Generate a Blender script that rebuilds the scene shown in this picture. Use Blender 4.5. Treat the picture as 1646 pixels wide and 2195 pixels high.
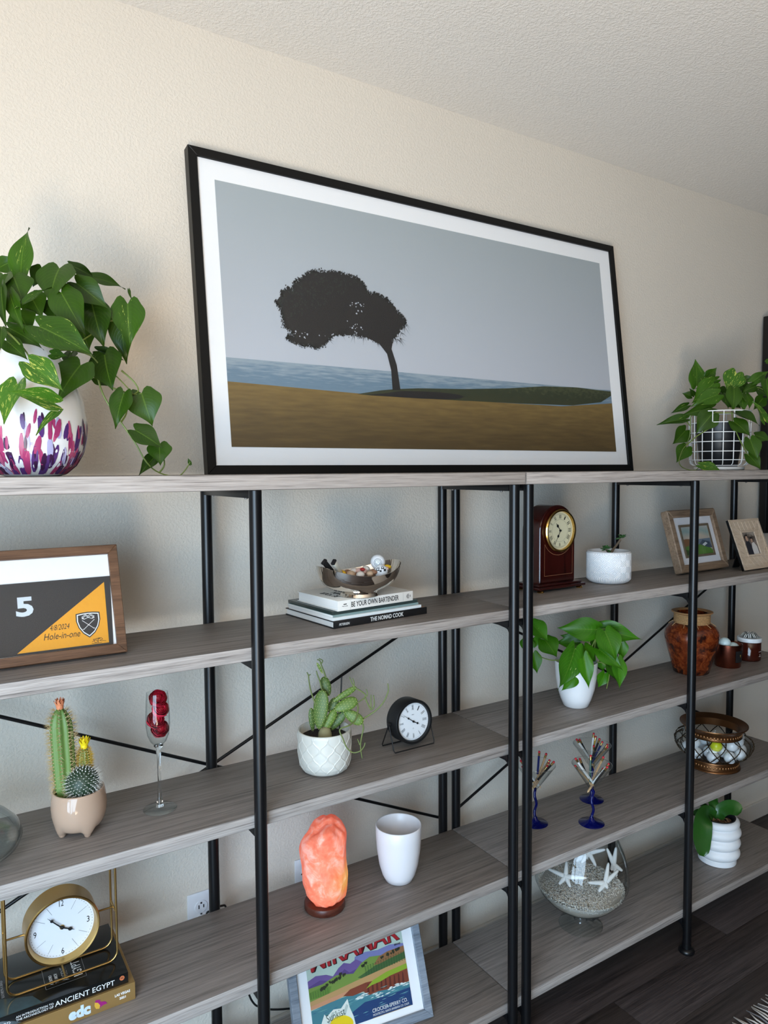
import bpy, bmesh, math, random
from mathutils import Vector, Matrix, noise
PI = math.pi
random.seed(7)
scene = bpy.context.scene
for o in list(bpy.data.objects): bpy.data.objects.remove(o)
COL = scene.collection

# ------------------------------------------------------------------ camera
CAM = Vector((-0.4674, -1.7801, 1.5822))
cd = bpy.data.cameras.new('camera'); cam = bpy.data.objects.new('camera', cd); COL.objects.link(cam)
rt = Vector((0.843600, -0.536929, -0.006718)); up = Vector((0.036570, 0.044967, 0.998319)); fw = Vector((0.535725, 0.842428, -0.057570))
mw = Matrix((rt, up, -fw)).transposed().to_4x4(); mw.translation = CAM
cam.matrix_world = mw
cd.sensor_fit = 'VERTICAL'; cd.sensor_height = 36.0; cd.lens = 1541.6 / 2195 * 36
cd.clip_start = 0.02
scene.camera = cam

# ------------------------------------------------------------------ light and exposure
scene.view_settings.view_transform = 'Standard'
scene.view_settings.look = 'None'
scene.view_settings.gamma = 1.0
scene.view_settings.use_curve_mapping = False
scene.view_settings.exposure = 0.0
world = bpy.data.worlds.new('sky'); scene.world = world; world.use_nodes = True
world.node_tree.nodes['Background'].inputs[0].default_value = (0.75, 0.87, 1.0, 1)
world.node_tree.nodes['Background'].inputs[1].default_value = 0.6

def area(name, loc, target, sx, sy, power, col, spread=PI):
    l = bpy.data.lights.new(name, 'AREA'); l.shape = 'RECTANGLE'; l.size = sx; l.size_y = sy
    l.energy = power; l.color = col; l.spread = spread
    o = bpy.data.objects.new(name, l); COL.objects.link(o)
    o.location = loc
    d = Vector(target) - Vector(loc)
    o.rotation_euler = d.to_track_quat('-Z', 'Z').to_euler()
    return o
# daylight of the glazed door in the left wall: cool sky light coming in and down, plus an added warm lamp standing in for bounce off unseen sunlit ground
area('window_daylight', (-1.58, -2.4, 1.0), (-0.62, -2.05, 0.72), 2.2, 1.9, 146, (0.55, 0.77, 1.0))
area('warm_bounce_fill', (-1.25, -3.0, 0.12), (-0.60, -2.65, 2.3), 3.2, 0.6, 205, (1.0, 0.80, 0.58), 2.15)

# ------------------------------------------------------------------ helpers
def C(r, g, b):
    f = lambda c: (c/255/12.92) if c/255 <= 0.04045 else ((c/255+0.055)/1.055)**2.4
    return (f(r), f(g), f(b), 1)

MATS = {}
def M(name, col=(200,200,200), rough=0.5, metal=0.0, **kw):
    if name in MATS: return MATS[name]
    m = bpy.data.materials.new(name); m.use_nodes = True; MATS[name] = m
    b = m.node_tree.nodes['Principled BSDF']
    b.inputs['Base Color'].default_value = C(*col); b.inputs['Roughness'].default_value = rough; b.inputs['Metallic'].default_value = metal
    for k, v in kw.items():
        b.inputs[k.replace('_', ' ')].default_value = v
    return m
class NT:
    def __init__(s, m): s.t = m.node_tree; s.b = s.t.nodes['Principled BSDF']
    def n(s, typ, **kw):
        nd = s.t.nodes.new(typ)
        for k, v in kw.items():
            if k.startswith('i_'):
                key = k[2:]; key = int(key) if key.isdigit() else key
                nd.inputs[key].default_value = v
            else: setattr(nd, k, v)
        return nd
    def l(s, a, b): s.t.links.new(a, b)
    def obj(s, scale=(1,1,1), rnd=0.0, space='Object'):
        tc = s.n('ShaderNodeTexCoord'); mp = s.n('ShaderNodeMapping'); mp.inputs['Scale'].default_value = scale
        s.l(tc.outputs[space], mp.inputs['Vector'])
        if rnd:
            oi = s.n('ShaderNodeObjectInfo'); mu = s.n('ShaderNodeMath', operation='MULTIPLY', i_1=rnd); s.l(oi.outputs['Random'], mu.inputs[0])
            s.l(mu.outputs[0], mp.inputs['Location'])
        return mp.outputs['Vector']
    def noise(s, vec, scale=5, detail=4, rough=0.5, dist=0.0):
        nd = s.n('ShaderNodeTexNoise'); nd.inputs['Scale'].default_value = scale; nd.inputs['Detail'].default_value = detail
        nd.inputs['Roughness'].default_value = rough; nd.inputs['Distortion'].default_value = dist
        if vec is not None: s.l(vec, nd.inputs['Vector'])
        return nd.outputs['Fac']
    def ramp(s, fac, stops):
        r = s.n('ShaderNodeValToRGB'); e = r.color_ramp.elements
        while len(e) > 1: e.remove(e[-1])
        e[0].position = stops[0][0]; e[0].color = stops[0][1]
        for p, c in stops[1:]:
            x = e.new(p); x.color = c
        s.l(fac, r.inputs[0]); return r.outputs[0]
    def mix(s, fac, a, b, mode='MIX'):
        m = s.n('ShaderNodeMix', data_type='RGBA', blend_type=mode)
        for v, i in ((fac, 0), (a, 6), (b, 7)):
            if hasattr(v, 'links'): s.l(v, m.inputs[i])
            else: m.inputs[i].default_value = v
        return m.outputs[2]
    def bump(s, h, strength=0.3, dist=0.01):
        b = s.n('ShaderNodeBump'); b.inputs['Strength'].default_value = strength; b.inputs['Distance'].default_value = dist
        s.l(h, b.inputs['Height']); s.l(b.outputs[0], s.b.inputs['Normal'])
    def base(s, c): s.l(c, s.b.inputs['Base Color'])

def tag(o, label=None, cat=None, group=None, kind=None):
    if label: o['label'] = label
    if cat: o['category'] = cat
    if group: o['group'] = group
    if kind: o['kind'] = kind
    return o
def thing(name, label, cat, loc=(0,0,0), rotz=0.0, group=None):
    o = bpy.data.objects.new(name, None); COL.objects.link(o)
    o.location = loc; o.rotation_euler = (0, 0, rotz); o.empty_display_size = 0.02
    return tag(o, label, cat, group)
def obj(name, bm, mats, parent=None, loc=None, rot=None, smooth=40, label=None, kind=None):
    me = bpy.data.meshes.new(name)
    if isinstance(bm, bmesh.types.BMesh):
        bm.to_mesh(me); bm.free()
    else: me = bm
    if not isinstance(mats, (list, tuple)): mats = [mats]
    if not me.materials:
        for m in mats: me.materials.append(m)
    if smooth:
        me.polygons.foreach_set('use_smooth', [True]*len(me.polygons))
        if smooth < 180: me.set_sharp_from_angle(angle=math.radians(smooth))
    o = bpy.data.objects.new(name, me); COL.objects.link(o)
    if parent is not None: o.parent = parent
    if loc is not None: o.location = loc
    if rot is not None: o.rotation_euler = rot
    if label: o['label'] = label
    if kind: o['kind'] = kind
    return o
def copy_tree(src, loc, rotz=None, label=None):
    c = src.copy(); COL.objects.link(c); c.location = loc
    if rotz is not None: c.rotation_euler = (0, 0, rotz)
    if label: c['label'] = label
    for ch in list(src.children):
        k = ch.copy(); COL.objects.link(k); k.parent = c
        for g in list(ch.children):
            q = g.copy(); COL.objects.link(q); q.parent = k
    return c
B = bmesh.new
def box(bm, lo, hi, bev=0.0, mat=None, mi=0):
    lo = Vector(lo); hi = Vector(hi)
    r = bmesh.ops.create_cube(bm, size=1)
    vs = r['verts']
    for v in vs:
        v.co = Vector((lo[i] + (v.co[i]+0.5)*(hi[i]-lo[i]) for i in range(3)))
    fs = set(f for v in vs for f in v.link_faces)
    for f in fs: f.material_index = mi
    if bev > 0:
        es = list(set(e for v in vs for e in v.link_edges))
        rr = bmesh.ops.bevel(bm, geom=es, offset=bev, segments=2, affect='EDGES', profile=0.5)
        vs = list(set(list(rr['verts']) + [v for v in vs if v.is_valid]))
        for f in rr['faces']: f.material_index = mi
    if mat is not None:
        bmesh.ops.transform(bm, matrix=mat, verts=[v for v in vs if v.is_valid])
    return bm
def lathe(bm, prof, seg=40, ctr=(0,0,0), close=True, mi=0, mat=None, mod=None):
    """prof: list of (r, z). mod(r, z, ang) -> r"""
    rings = []; ctr = Vector(ctr)
    new = []
    for r, z in prof:
        if r < 1e-6:
            v = bm.verts.new(ctr + Vector((0,0,z))); rings.append([v]); new.append(v)
        else:
            ring = []
            for i in range(seg):
                a = 2*PI*i/seg
                rr = mod(r, z, a) if mod else r
                v = bm.verts.new(ctr + Vector((rr*math.cos(a), rr*math.sin(a), z))); ring.append(v); new.append(v)
            rings.append(ring)
    for a, b in zip(rings[:-1], rings[1:]):
        for i in range(seg):
            j = (i+1) % seg
            if len(a) == 1 and len(b) == 1: continue
            if len(a) == 1: f = bm.faces.new((a[0], b[j], b[i]))
            elif len(b) == 1: f = bm.faces.new((a[i], a[j], b[0]))
            else: f = bm.faces.new((a[i], a[j], b[j], b[i]))
            f.material_index = mi
    if mat is not None:
        for v in new: v.co = mat @ v.co
    return new
def tube(bm, pts, rad, seg=8, closed=False, mi=0, cap=True):
    pts = [Vector(p) for p in pts]; n = len(pts)
    rads = rad if isinstance(rad, (list, tuple)) else [rad]*n
    rings = []; prev = None
    for i, p in enumerate(pts):
        if closed: t = (pts[(i+1) % n] - pts[i-1]).normalized()
        else: t = (pts[min(i+1, n-1)] - pts[max(i-1, 0)]).normalized()
        if prev is None:
            ref = Vector((0,0,1)) if abs(t.z) < 0.9 else Vector((1,0,0))
            u = t.cross(ref).normalized()
        else:
            u = (prev - t*prev.dot(t))
            u = u.normalized() if u.length > 1e-6 else t.orthogonal().normalized()
        prev = u; w = t.cross(u)
        rings.append([bm.verts.new(p + (u*math.cos(2*PI*k/seg) + w*math.sin(2*PI*k/seg))*rads[i]) for k in range(seg)])
    m = n if closed else n-1
    for i in range(m):
        a = rings[i]; b = rings[(i+1) % n]
        for k in range(seg):
            l = (k+1) % seg
            f = bm.faces.new((a[k], a[l], b[l], b[k])); f.material_index = mi
    if cap and not closed:
        bm.faces.new(list(reversed(rings[0]))).material_index = mi
        bm.faces.new(rings[-1]).material_index = mi
    return bm
def ball(bm, c, r, u=20, v=12, mat=None):
    m = Matrix.Translation(Vector(c)) @ (mat if mat is not None else Matrix.Identity(4))
    return bmesh.ops.create_uvsphere(bm, u_segments=u, v_segments=v, radius=r, matrix=m)['verts']
def poly(bm, pts, mi=0):
    f = bm.faces.new([bm.verts.new(Vector(p)) for p in pts]); f.material_index = mi; return f
def prism(bm, pts2, z0, z1, mat=None, mi=0):
    a = [bm.verts.new(Vector((x, y, z0))) for x, y in pts2]; b = [bm.verts.new(Vector((x, y, z1))) for x, y in pts2]
    n = len(pts2)
    fs = [bm.faces.new(list(reversed(a))), bm.faces.new(b)]
    for i in range(n): fs.append(bm.faces.new((a[i], a[(i+1) % n], b[(i+1) % n], b[i])))
    for f in fs: f.material_index = mi
    if mat is not None:
        for v in a+b: v.co = mat @ v.co
    return fs
def smooth_path(pts, k=5):
    """Catmull-Rom through pts"""
    P = [Vector(p) for p in pts]; out = []
    for i in range(len(P)-1):
        p0 = P[max(i-1,0)]; p1 = P[i]; p2 = P[i+1]; p3 = P[min(i+2, len(P)-1)]
        for j in range(k):
            t = j/k
            out.append(0.5*((2*p1) + (p2-p0)*t + (2*p0-5*p1+4*p2-p3)*t*t + (3*p1-p0-3*p2+p3)*t**3))
    out.append(P[-1]); return out
def text_mesh(s, size, depth=0.0003, align='CENTER', shear=0.0, sx=1.0, space=1.0, bold=0.0):
    c = bpy.data.curves.new('t', 'FONT'); c.body = s; c.size = size; c.extrude = depth; c.align_x = align; c.align_y = 'CENTER'
    c.shear = shear; c.space_character = space; c.offset = bold; c.resolution_u = 3
    o = bpy.data.objects.new('t', c); COL.objects.link(o)
    dg = bpy.context.evaluated_depsgraph_get()
    me = bpy.data.meshes.new_from_object(o.evaluated_get(dg))
    bpy.data.objects.remove(o); bpy.data.curves.remove(c)
    me.materials.clear()
    if sx != 1.0:
        for v in me.vertices: v.co.x *= sx
    return me
def text(name, s, size, mat, parent, m, **kw):
    """flat lettering: local x right, y up, facing +z, placed by matrix m in the parent's frame"""
    me = text_mesh(s, size, **kw)
    o = obj(name, me, mat, parent, smooth=0)
    o.matrix_local = m
    return o
def frame_of(o, ux, uy):
    """matrix with origin o, x axis ux, y axis uy, z = ux x uy"""
    ux = Vector(ux).normalized(); uy = Vector(uy).normalized(); uz = ux.cross(uy)
    m = Matrix((ux, uy, uz)).transposed().to_4x4(); m.translation = Vector(o); return m
FRONT = lambda x, y, z: frame_of((x, y, z), (1,0,0), (0,0,1))     # faces -y
TOP = lambda x, y, z: frame_of((x, y, z), (1,0,0), (0,1,0))       # faces up
# ------------------------------------------------------------------ materials of the setting
def wall_mat(name, col, sc, st):
    m = M(name, col, 0.85); t = NT(m); v = t.obj()
    a = t.noise(v, sc, 3, 0.55, 0.3); b = t.noise(v, sc*0.35, 2)
    r = t.ramp(a, [(0.42, (0,0,0,1)), (0.62, (1,1,1,1))])
    s = t.mix(0.3, r, b)
    t.bump(s, st, 0.004)
    c = t.mix(t.noise(v, 1.3, 3), C(*col), C(*[int(k*0.965) for k in col])); t.base(c)
    return m
WALL = wall_mat('painted_texture_wall', (223, 214, 200), 150, 0.27)
CEIL = wall_mat('painted_texture_ceiling', (232, 227, 220), 140, 0.36)
FARWALL = M('taupe_far_wall', (128, 118, 108), 0.9)
TRIM = M('painted_trim', (205, 198, 188), 0.45)

def wood(name, dark, mid, light, rough=0.5, rnd=17.0, sx=1.6, bump=0.15, streak=(30, 31, 30), axis=0, spec=0.4):
    m = M(name, mid, rough); t = NT(m)
    s1 = [streak[0]]*3; s1[axis] = sx; s2 = [s*4 for s in s1]; s2[axis] = sx*4; s3 = [s*0.28 for s in s1]; s3[axis] = sx*0.5
    v1 = t.obj(s1, rnd); v2 = t.obj(s2, rnd); v3 = t.obj(s3, rnd)
    n1 = t.noise(v1, 1.0, 5, 0.6, 0.6); n2 = t.noise(v2, 1.0, 3, 0.6); n3 = t.noise(v3, 1.0, 3, 0.5, 0.8)
    c1 = t.ramp(n1, [(0.33, C(*dark)), (0.47, C(*mid)), (0.66, C(*light))])
    c2 = t.ramp(n2, [(0.36, C(*dark)), (0.5, C(*mid)), (0.64, C(*light))])
    c = t.mix(0.42, c1, c2)
    line = t.ramp(n1, [(0.30, (1,1,1,1)), (0.36, (0,0,0,1))])
    c = t.mix(0.55, c, t.mix(line, c, C(*[int(k*0.6) for k in dark])))
    c = t.mix(t.ramp(n3, [(0.35, (0,0,0,1)), (0.7, (0.5,0.5,0.5,1))]), c, C(*light))
    t.base(c); t.bump(n2, bump, 0.002)
    t.b.inputs['Specular IOR Level'].default_value = spec
    return m
GREY_OAK = wood('grey_oak_laminate', (70, 64, 60), (116, 109, 104), (148, 139, 133), 0.5, sx=3.5, streak=(170, 170, 170))
OAK_LIT_EDGE = wood('grey_oak_lit_edge', (84, 77, 73), (160, 151, 144), (186, 177, 170), 0.5, sx=4.0, streak=(190, 190, 190))  # same laminate painted lighter, for the light falling on the front edges
FLOORW = wood('dark_oak_plank', (24, 20, 19), (48, 41, 40), (80, 71, 69), 0.5, sx=3.0, streak=(130, 130, 130))
BLACK = M('black_powder_coat', (13, 13, 15), 0.33, Specular_IOR_Level=0.45)
BLACK_PAINT = M('black_satin_paint', (9, 9, 9), 0.4, Specular_IOR_Level=0.25)
STEEL = M('zinc_bolt', (170, 170, 172), 0.35, 1.0)
CORD = M('black_cable', (16, 16, 17), 0.5)

# ------------------------------------------------------------------ room
X0, X1, Y0, H = -1.7, 8.0, -7.5, 2.667
def struct(name, bm, m, parent=None, smooth=0):
    o = obj(name, bm, m, parent, smooth=smooth)
    o['kind'] = 'structure'; return o
b = B(); box(b, (X0-0.2, 0, -0.1), (X1+0.1, 0.12, H+0.1)); struct('wall_back', b, WALL)
b = B(); box(b, (X1, Y0, -0.1), (X1+0.12, 0, H+0.1)); struct('wall_right', b, FARWALL)
b = B(); box(b, (X0, Y0-0.12, -0.1), (X1+0.1, Y0, H+0.1)); struct('wall_front', b, FARWALL)
WY0, WY1, WZ = -3.6, -1.2, 2.08
b = B()
box(b, (X0-0.12, WY1, -0.1), (X0, 0.0, H+0.1)); box(b, (X0-0.12, Y0, -0.1), (X0, WY0, H+0.1)); box(b, (X0-0.12, WY0, WZ), (X0, WY1, H+0.1))
struct('wall_left', b, WALL)
b = B(); box(b, (X0-0.2, Y0-0.1, H), (X1+0.1, 0.1, H+0.1)); struct('ceiling', b, CEIL)
b = B(); box(b, (X0-0.2, Y0-0.1, -0.1), (X1+0.1, 0.1, -0.007)); fl = struct('floor', b, FLOORW)
# planks of the floor in view, one by one
pw, pl = 0.152, 1.22
pm = None; k = 0
for r in range(9):
    y1 = 0.045 - r*pw; off = (r*0.47) % 1.0
    x = -0.739 - off*pl
    while x < 3.5:
        if r == 0 or pm is None:
            b = B(); box(b, (0, -pw+0.0012, -0.006), (pl-0.0012, -0.0575 if r == 0 else 0, 0.0), 0.0006)
            p = obj('floor_plank', b, FLOORW, fl)
            if r: pm = p.data
        else:
            p = bpy.data.objects.new('floor_plank', pm); COL.objects.link(p); p.parent = fl
        p.location = (x, y1, random.uniform(-0.0004, 0.0)); x += pl
b = B(); box(b, (X0, -0.012, 0.0), (X1, -0.0005, 0.074), 0.002); struct('baseboard_back', b, TRIM)
# glazed door in the left wall (outside the frame; it lights the room and shows in the reflections)
b = B()
for y in (WY0, -3.0, -2.4, -1.8, WY1): box(b, (X0-0.09, y-0.035, 0.0), (X0-0.03, y+0.035, WZ))
for z in (0.0, 1.0, WZ-0.07): box(b, (X0-0.09, WY0, z), (X0-0.03, WY1, z+0.07))
struct('window_1', b, M('white_window_frame', (235, 235, 232), 0.4))

# ------------------------------------------------------------------ the two shelving units
ZT = [1.5755, 1.2153, 0.8553, 0.4941, 0.1386]
TH, PF, PB, PR = 0.0291, -0.3904, -0.0816, 0.0134
BF, BB = -0.3767, -0.0953
def bookshelf(label, xs, xa, xb):
    u = thing('bookshelf', label, 'bookshelf', (xs[1], -0.236, 0.0))
    ox, oy = xs[1], -0.236
    for i, z in enumerate(ZT):
        b = B()
        if i == 0: box(b, (xa-ox, -0.4066-oy, z-0.0315), (xb-ox, -0.062-oy, z), 0.0012)
        else: box(b, (xa-ox, BF-oy, z-TH), (xb-ox, BB-oy, z), 0.0012)
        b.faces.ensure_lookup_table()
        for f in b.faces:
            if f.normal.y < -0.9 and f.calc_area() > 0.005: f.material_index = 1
        obj('shelf_board', b, [GREY_OAK, OAK_LIT_EDGE], u)
    top = ZT[0]-0.0317
    pmesh = None
    for x in xs:
        for y in (PF, PB):
            if pmesh is None:
                b = B(); lathe(b, [(0.0, 0.012), (PR, 0.012), (PR, top-0.001), (PR-0.001, top), (0, top)], 24)
                p = obj('post', b, BLACK, u); pmesh = p.data
                b = B(); lathe(b, [(0.0, 0.0), (0.0235, 0.0), (0.0245, 0.003), (0.0245, 0.008), (0.021, 0.013), (0.0145, 0.015), (0.0142, 0.03), (0.0134, 0.03)], 24)
                f = obj('foot', b, BLACK, p); fmesh = f.data
            else:
                p = bpy.data.objects.new('post', pmesh); COL.objects.link(p); p.parent = u
                f = bpy.data.objects.new('foot', fmesh); COL.objects.link(f); f.parent = p
            p.location = (x-ox, y-oy, 0)
    # cross bars under the boards, with their bolts
    for i, z in enumerate(ZT):
        zt = z - (0.0316 if i == 0 else TH) - 0.0002
        for x in xs:
            b = B(); box(b, (x-ox-0.010, PF+0.012-oy, zt-0.017), (x-ox+0.010, PB-0.012-oy, zt), 0.001)
            if i:   # gusset plate at the front post
                prism(b, [(PF+0.012-oy, 0), (PF+0.055-oy, 0), (PF+0.040-oy, -0.017), (PF+0.022-oy, -0.026), (PF+0.012-oy, -0.042)], -0.002, 0.002,
                      frame_of((x-ox, 0, zt), (0,1,0), (0,0,1)))
            cb = obj('crossbar', b, BLACK, u)
            if i == 0:
                b = B()

                for y in (PF+0.05, PB-0.05): b = B(); lathe(b, [(0.0, -0.0035), (0.003, -0.003), (0.004, 0.0)], 10, (x-ox, y-oy, zt-0.017)); obj("bolt", b, STEEL, cb)
    # the two diagonal brace rods at the back
    for s in (1, -1):
        b = B()
        tube(b, [(xs[0]-ox, PB-oy+0.018+0.006*s, ZT[2]+0.325*s), (xs[2]-ox, PB-oy+0.018+0.006*s, ZT[2]-0.325*s-0.008)], 0.0042, 10)
        obj('brace_rod', b, BLACK, u)
    return u
bookshelf('left grey oak shelving unit on black posts, under the white vase', (-0.6112, 0.1028, 0.8168), -0.6352, 0.8400)
bookshelf('right grey oak shelving unit on black posts, under the plant in the wire basket', (0.8667, 1.5807, 2.2963), 0.8432, 2.3203)
# ------------------------------------------------------------------ shared materials and plant builders
def leaf_mat(name, dark, mid, vari, amount, rough=0.32):
    m = M(name, mid, rough); t = NT(m)
    tc = t.n('ShaderNodeTexCoord'); sp = t.n('ShaderNodeSeparateXYZ'); t.l(tc.outputs['UV'], sp.inputs[0])
    oi = t.n('ShaderNodeObjectInfo')
    # midrib from u (across)
    ab = t.n('ShaderNodeMath', operation='SUBTRACT', i_1=0.5); t.l(sp.outputs[0], ab.inputs[0])
    aa = t.n('ShaderNodeMath', operation='ABSOLUTE'); t.l(ab.outputs[0], aa.inputs[0])
    rib = t.ramp(aa.outputs[0], [(0.008, (1,1,1,1)), (0.028, (0,0,0,1))])
    # side veins
    sv = t.n('ShaderNodeMath', operation='MULTIPLY_ADD', i_1=-0.7); t.l(aa.outputs[0], sv.inputs[0]); t.l(sp.outputs[1], sv.inputs[2])
    s2 = t.n('ShaderNodeMath', operation='MULTIPLY', i_1=75.0); t.l(sv.outputs[0], s2.inputs[0])
    s3 = t.n('ShaderNodeMath', operation='SINE'); t.l(s2.outputs[0], s3.inputs[0])
    veins = t.ramp(s3.outputs[0], [(0.75, (0,0,0,1)), (1.0, (1,1,1,1))])
    mp = t.n('ShaderNodeMapping'); mp.inputs['Scale'].default_value = (5.0, 1.4, 1)
    mu = t.n('ShaderNodeMath', operation='MULTIPLY', i_1=30.0); t.l(oi.outputs['Random'], mu.inputs[0])
    t.l(tc.outputs['UV'], mp.inputs['Vector']); t.l(mu.outputs[0], mp.inputs['Location'])
    n1 = t.noise(mp.outputs[0], 3.2, 6, 0.72, 0.5)
    c = t.mix(t.noise(mp.outputs[0], 1.0, 2), C(*dark), C(*mid))
    c = t.mix(t.ramp(oi.outputs['Random'], [(0.0, (0,0,0,1)), (1.0, (0.5,0.5,0.5,1))]), c, C(*[min(255, int(k*1.25)) for k in mid]))
    c = t.mix(t.ramp(veins, [(0, (0,0,0,1)), (1, (0.16,0.16,0.16,1))]), c, C(*[min(255, int(k*1.4)) for k in mid]))
    if amount > 0:
        c = t.mix(t.ramp(n1, [(0.70-amount, (0,0,0,1)), (0.74-amount, (1,1,1,1))]), c, C(*vari))
    c = t.mix(t.ramp(rib, [(0, (0,0,0,1)), (1, (0.3,0.3,0.3,1))]), c, C(110, 140, 50))
    t.base(c)
    t.bump(veins, 0.12, 0.002)
    t.b.inputs['Specular IOR Level'].default_value = 0.22
    return m
LEAF = [leaf_mat('pothos_leaf', (22, 42, 8), (46, 74, 14), (170, 185, 90), 0.0),
        leaf_mat('pothos_leaf_flecked', (24, 48, 9), (50, 82, 16), (176, 190, 92), 0.075),
        leaf_mat('pothos_leaf_marbled', (32, 66, 18), (62, 102, 28), (196, 200, 96), 0.125)]
LEAF_B = [leaf_mat('young_pothos_leaf', (30, 72, 7), (56, 108, 12), (170, 190, 90), 0.0),
          leaf_mat('young_pothos_leaf_flecked', (34, 78, 12), (62, 114, 24), (190, 205, 120), 0.05)]
STEM = M('green_stem', (104, 122, 52), 0.5)
SOIL = M('potting_soil', (34, 26, 21), 0.95)
def _soil():
    t = NT(SOIL); v = t.obj(); n = t.noise(v, 220, 4, 0.7)
    t.base(t.ramp(n, [(0.4, C(22, 16, 13)), (0.62, C(62, 50, 40)), (0.72, C(120, 108, 95))])); t.bump(n, 0.8, 0.004)
_soil()

def leaf_mesh(fold, droop, wave, narrow=False):
    me = bpy.data.meshes.new('leaf'); nu, ns = 17, 9
    vs, fs, uvs = [], [], []
    for i in range(nu):
        u = i/(nu-1)
        for j in range(ns):
            s = -1 + 2*j/(ns-1)
            WT = (0.78,0.93,1.0,0.99,0.92,0.79,0.62,0.43,0.25,0.10,0.0)
            if narrow: w = 1.02*(math.sin(PI*min(1, u*0.93+0.05))**0.65) if u < 0.999 else 0.02
            else:
                q = u*10; i0 = min(9, int(q)); f_ = q-i0; g_ = [WT[max(0, min(10, i0+d_))] for d_ in (-1, 0, 1, 2)]
                w = max(0.0, 0.5*((2*g_[1])+(g_[2]-g_[0])*f_+(2*g_[0]-5*g_[1]+4*g_[2]-g_[3])*f_*f_+(3*g_[1]-g_[0]-3*g_[2]+g_[3])*f_**3)) if u < 0.999 else 0.0
            x = 0.5*s*w
            y = u + ((1-u)**2.2)*(-0.20*math.sin(PI*min(1.0, abs(s)*0.88)) + 0.10*s*s)*(0.3 if narrow else 1.0)
            z = fold*abs(x) - droop*u*u + wave*math.sin(u*7+s*2.0)*abs(s) + 0.03*math.sin(PI*u)
            vs.append((x, y, z)); uvs.append((j/(ns-1), u))
    for i in range(nu-1):
        for j in range(ns-1):
            a = i*ns+j; fs.append((a, a+1, a+ns+1, a+ns))
    me.from_pydata(vs, [], fs); me.update()
    ul = me.uv_layers.new(name='UVMap')
    for l in me.loops: ul.data[l.index].uv = uvs[l.vertex_index]
    me.polygons.foreach_set('use_smooth', [True]*len(me.polygons))
    return me
LEAF_SHAPES = [(0.14, 0.06, 0.02), (0.06, 0.10, 0.03), (0.24, 0.04, 0.02), (0.10, 0.13, 0.03)]
_leaf_cache = {}
def leaf_data(shape, mat):
    k = (shape, mat.name)
    if k not in _leaf_cache:
        me = leaf_mesh(*LEAF_SHAPES[shape]); me.materials.append(mat); _leaf_cache[k] = me
    return _leaf_cache[k]
def plant(root, leaves, vines, mats, stem_r=0.0016, seed=1, face=0.4, stem_mat=None):
    rnd = random.Random(seed); org = root.location.copy()
    for (bx, by, bz, tx, ty, tz, w, var) in leaves:
        b = Vector((bx, by, bz)); t = Vector((tx, ty, tz)); ax = t-b; L = ax.length
        a = ax/L
        mid = org + (b+t)*0.5
        toward = Vector((-0.45, -0.85, 0.25)).normalized()
        n = toward + Vector((rnd.uniform(-1, 1), rnd.uniform(-0.4, 0.4), rnd.uniform(-0.4, 1)))*face
        n = (n - a*n.dot(a)).normalized(); x = a.cross(n); w *= 1.1
        m = Matrix((x*w, a*L, n*L)).transposed().to_4x4(); m.translation = b
        o = bpy.data.objects.new('leaf', leaf_data(rnd.randrange(4), mats[min(var, len(mats)-1)])); COL.objects.link(o)
        o.parent = root; o.matrix_local = m
    for v in vines:
        bm = B(); p = smooth_path(v, 4); n = len(p)
        tube(bm, p, [stem_r*(1.0-0.45*i/n) for i in range(n)], 6)
        obj('vine', bm, stem_mat or STEM, root)
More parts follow.
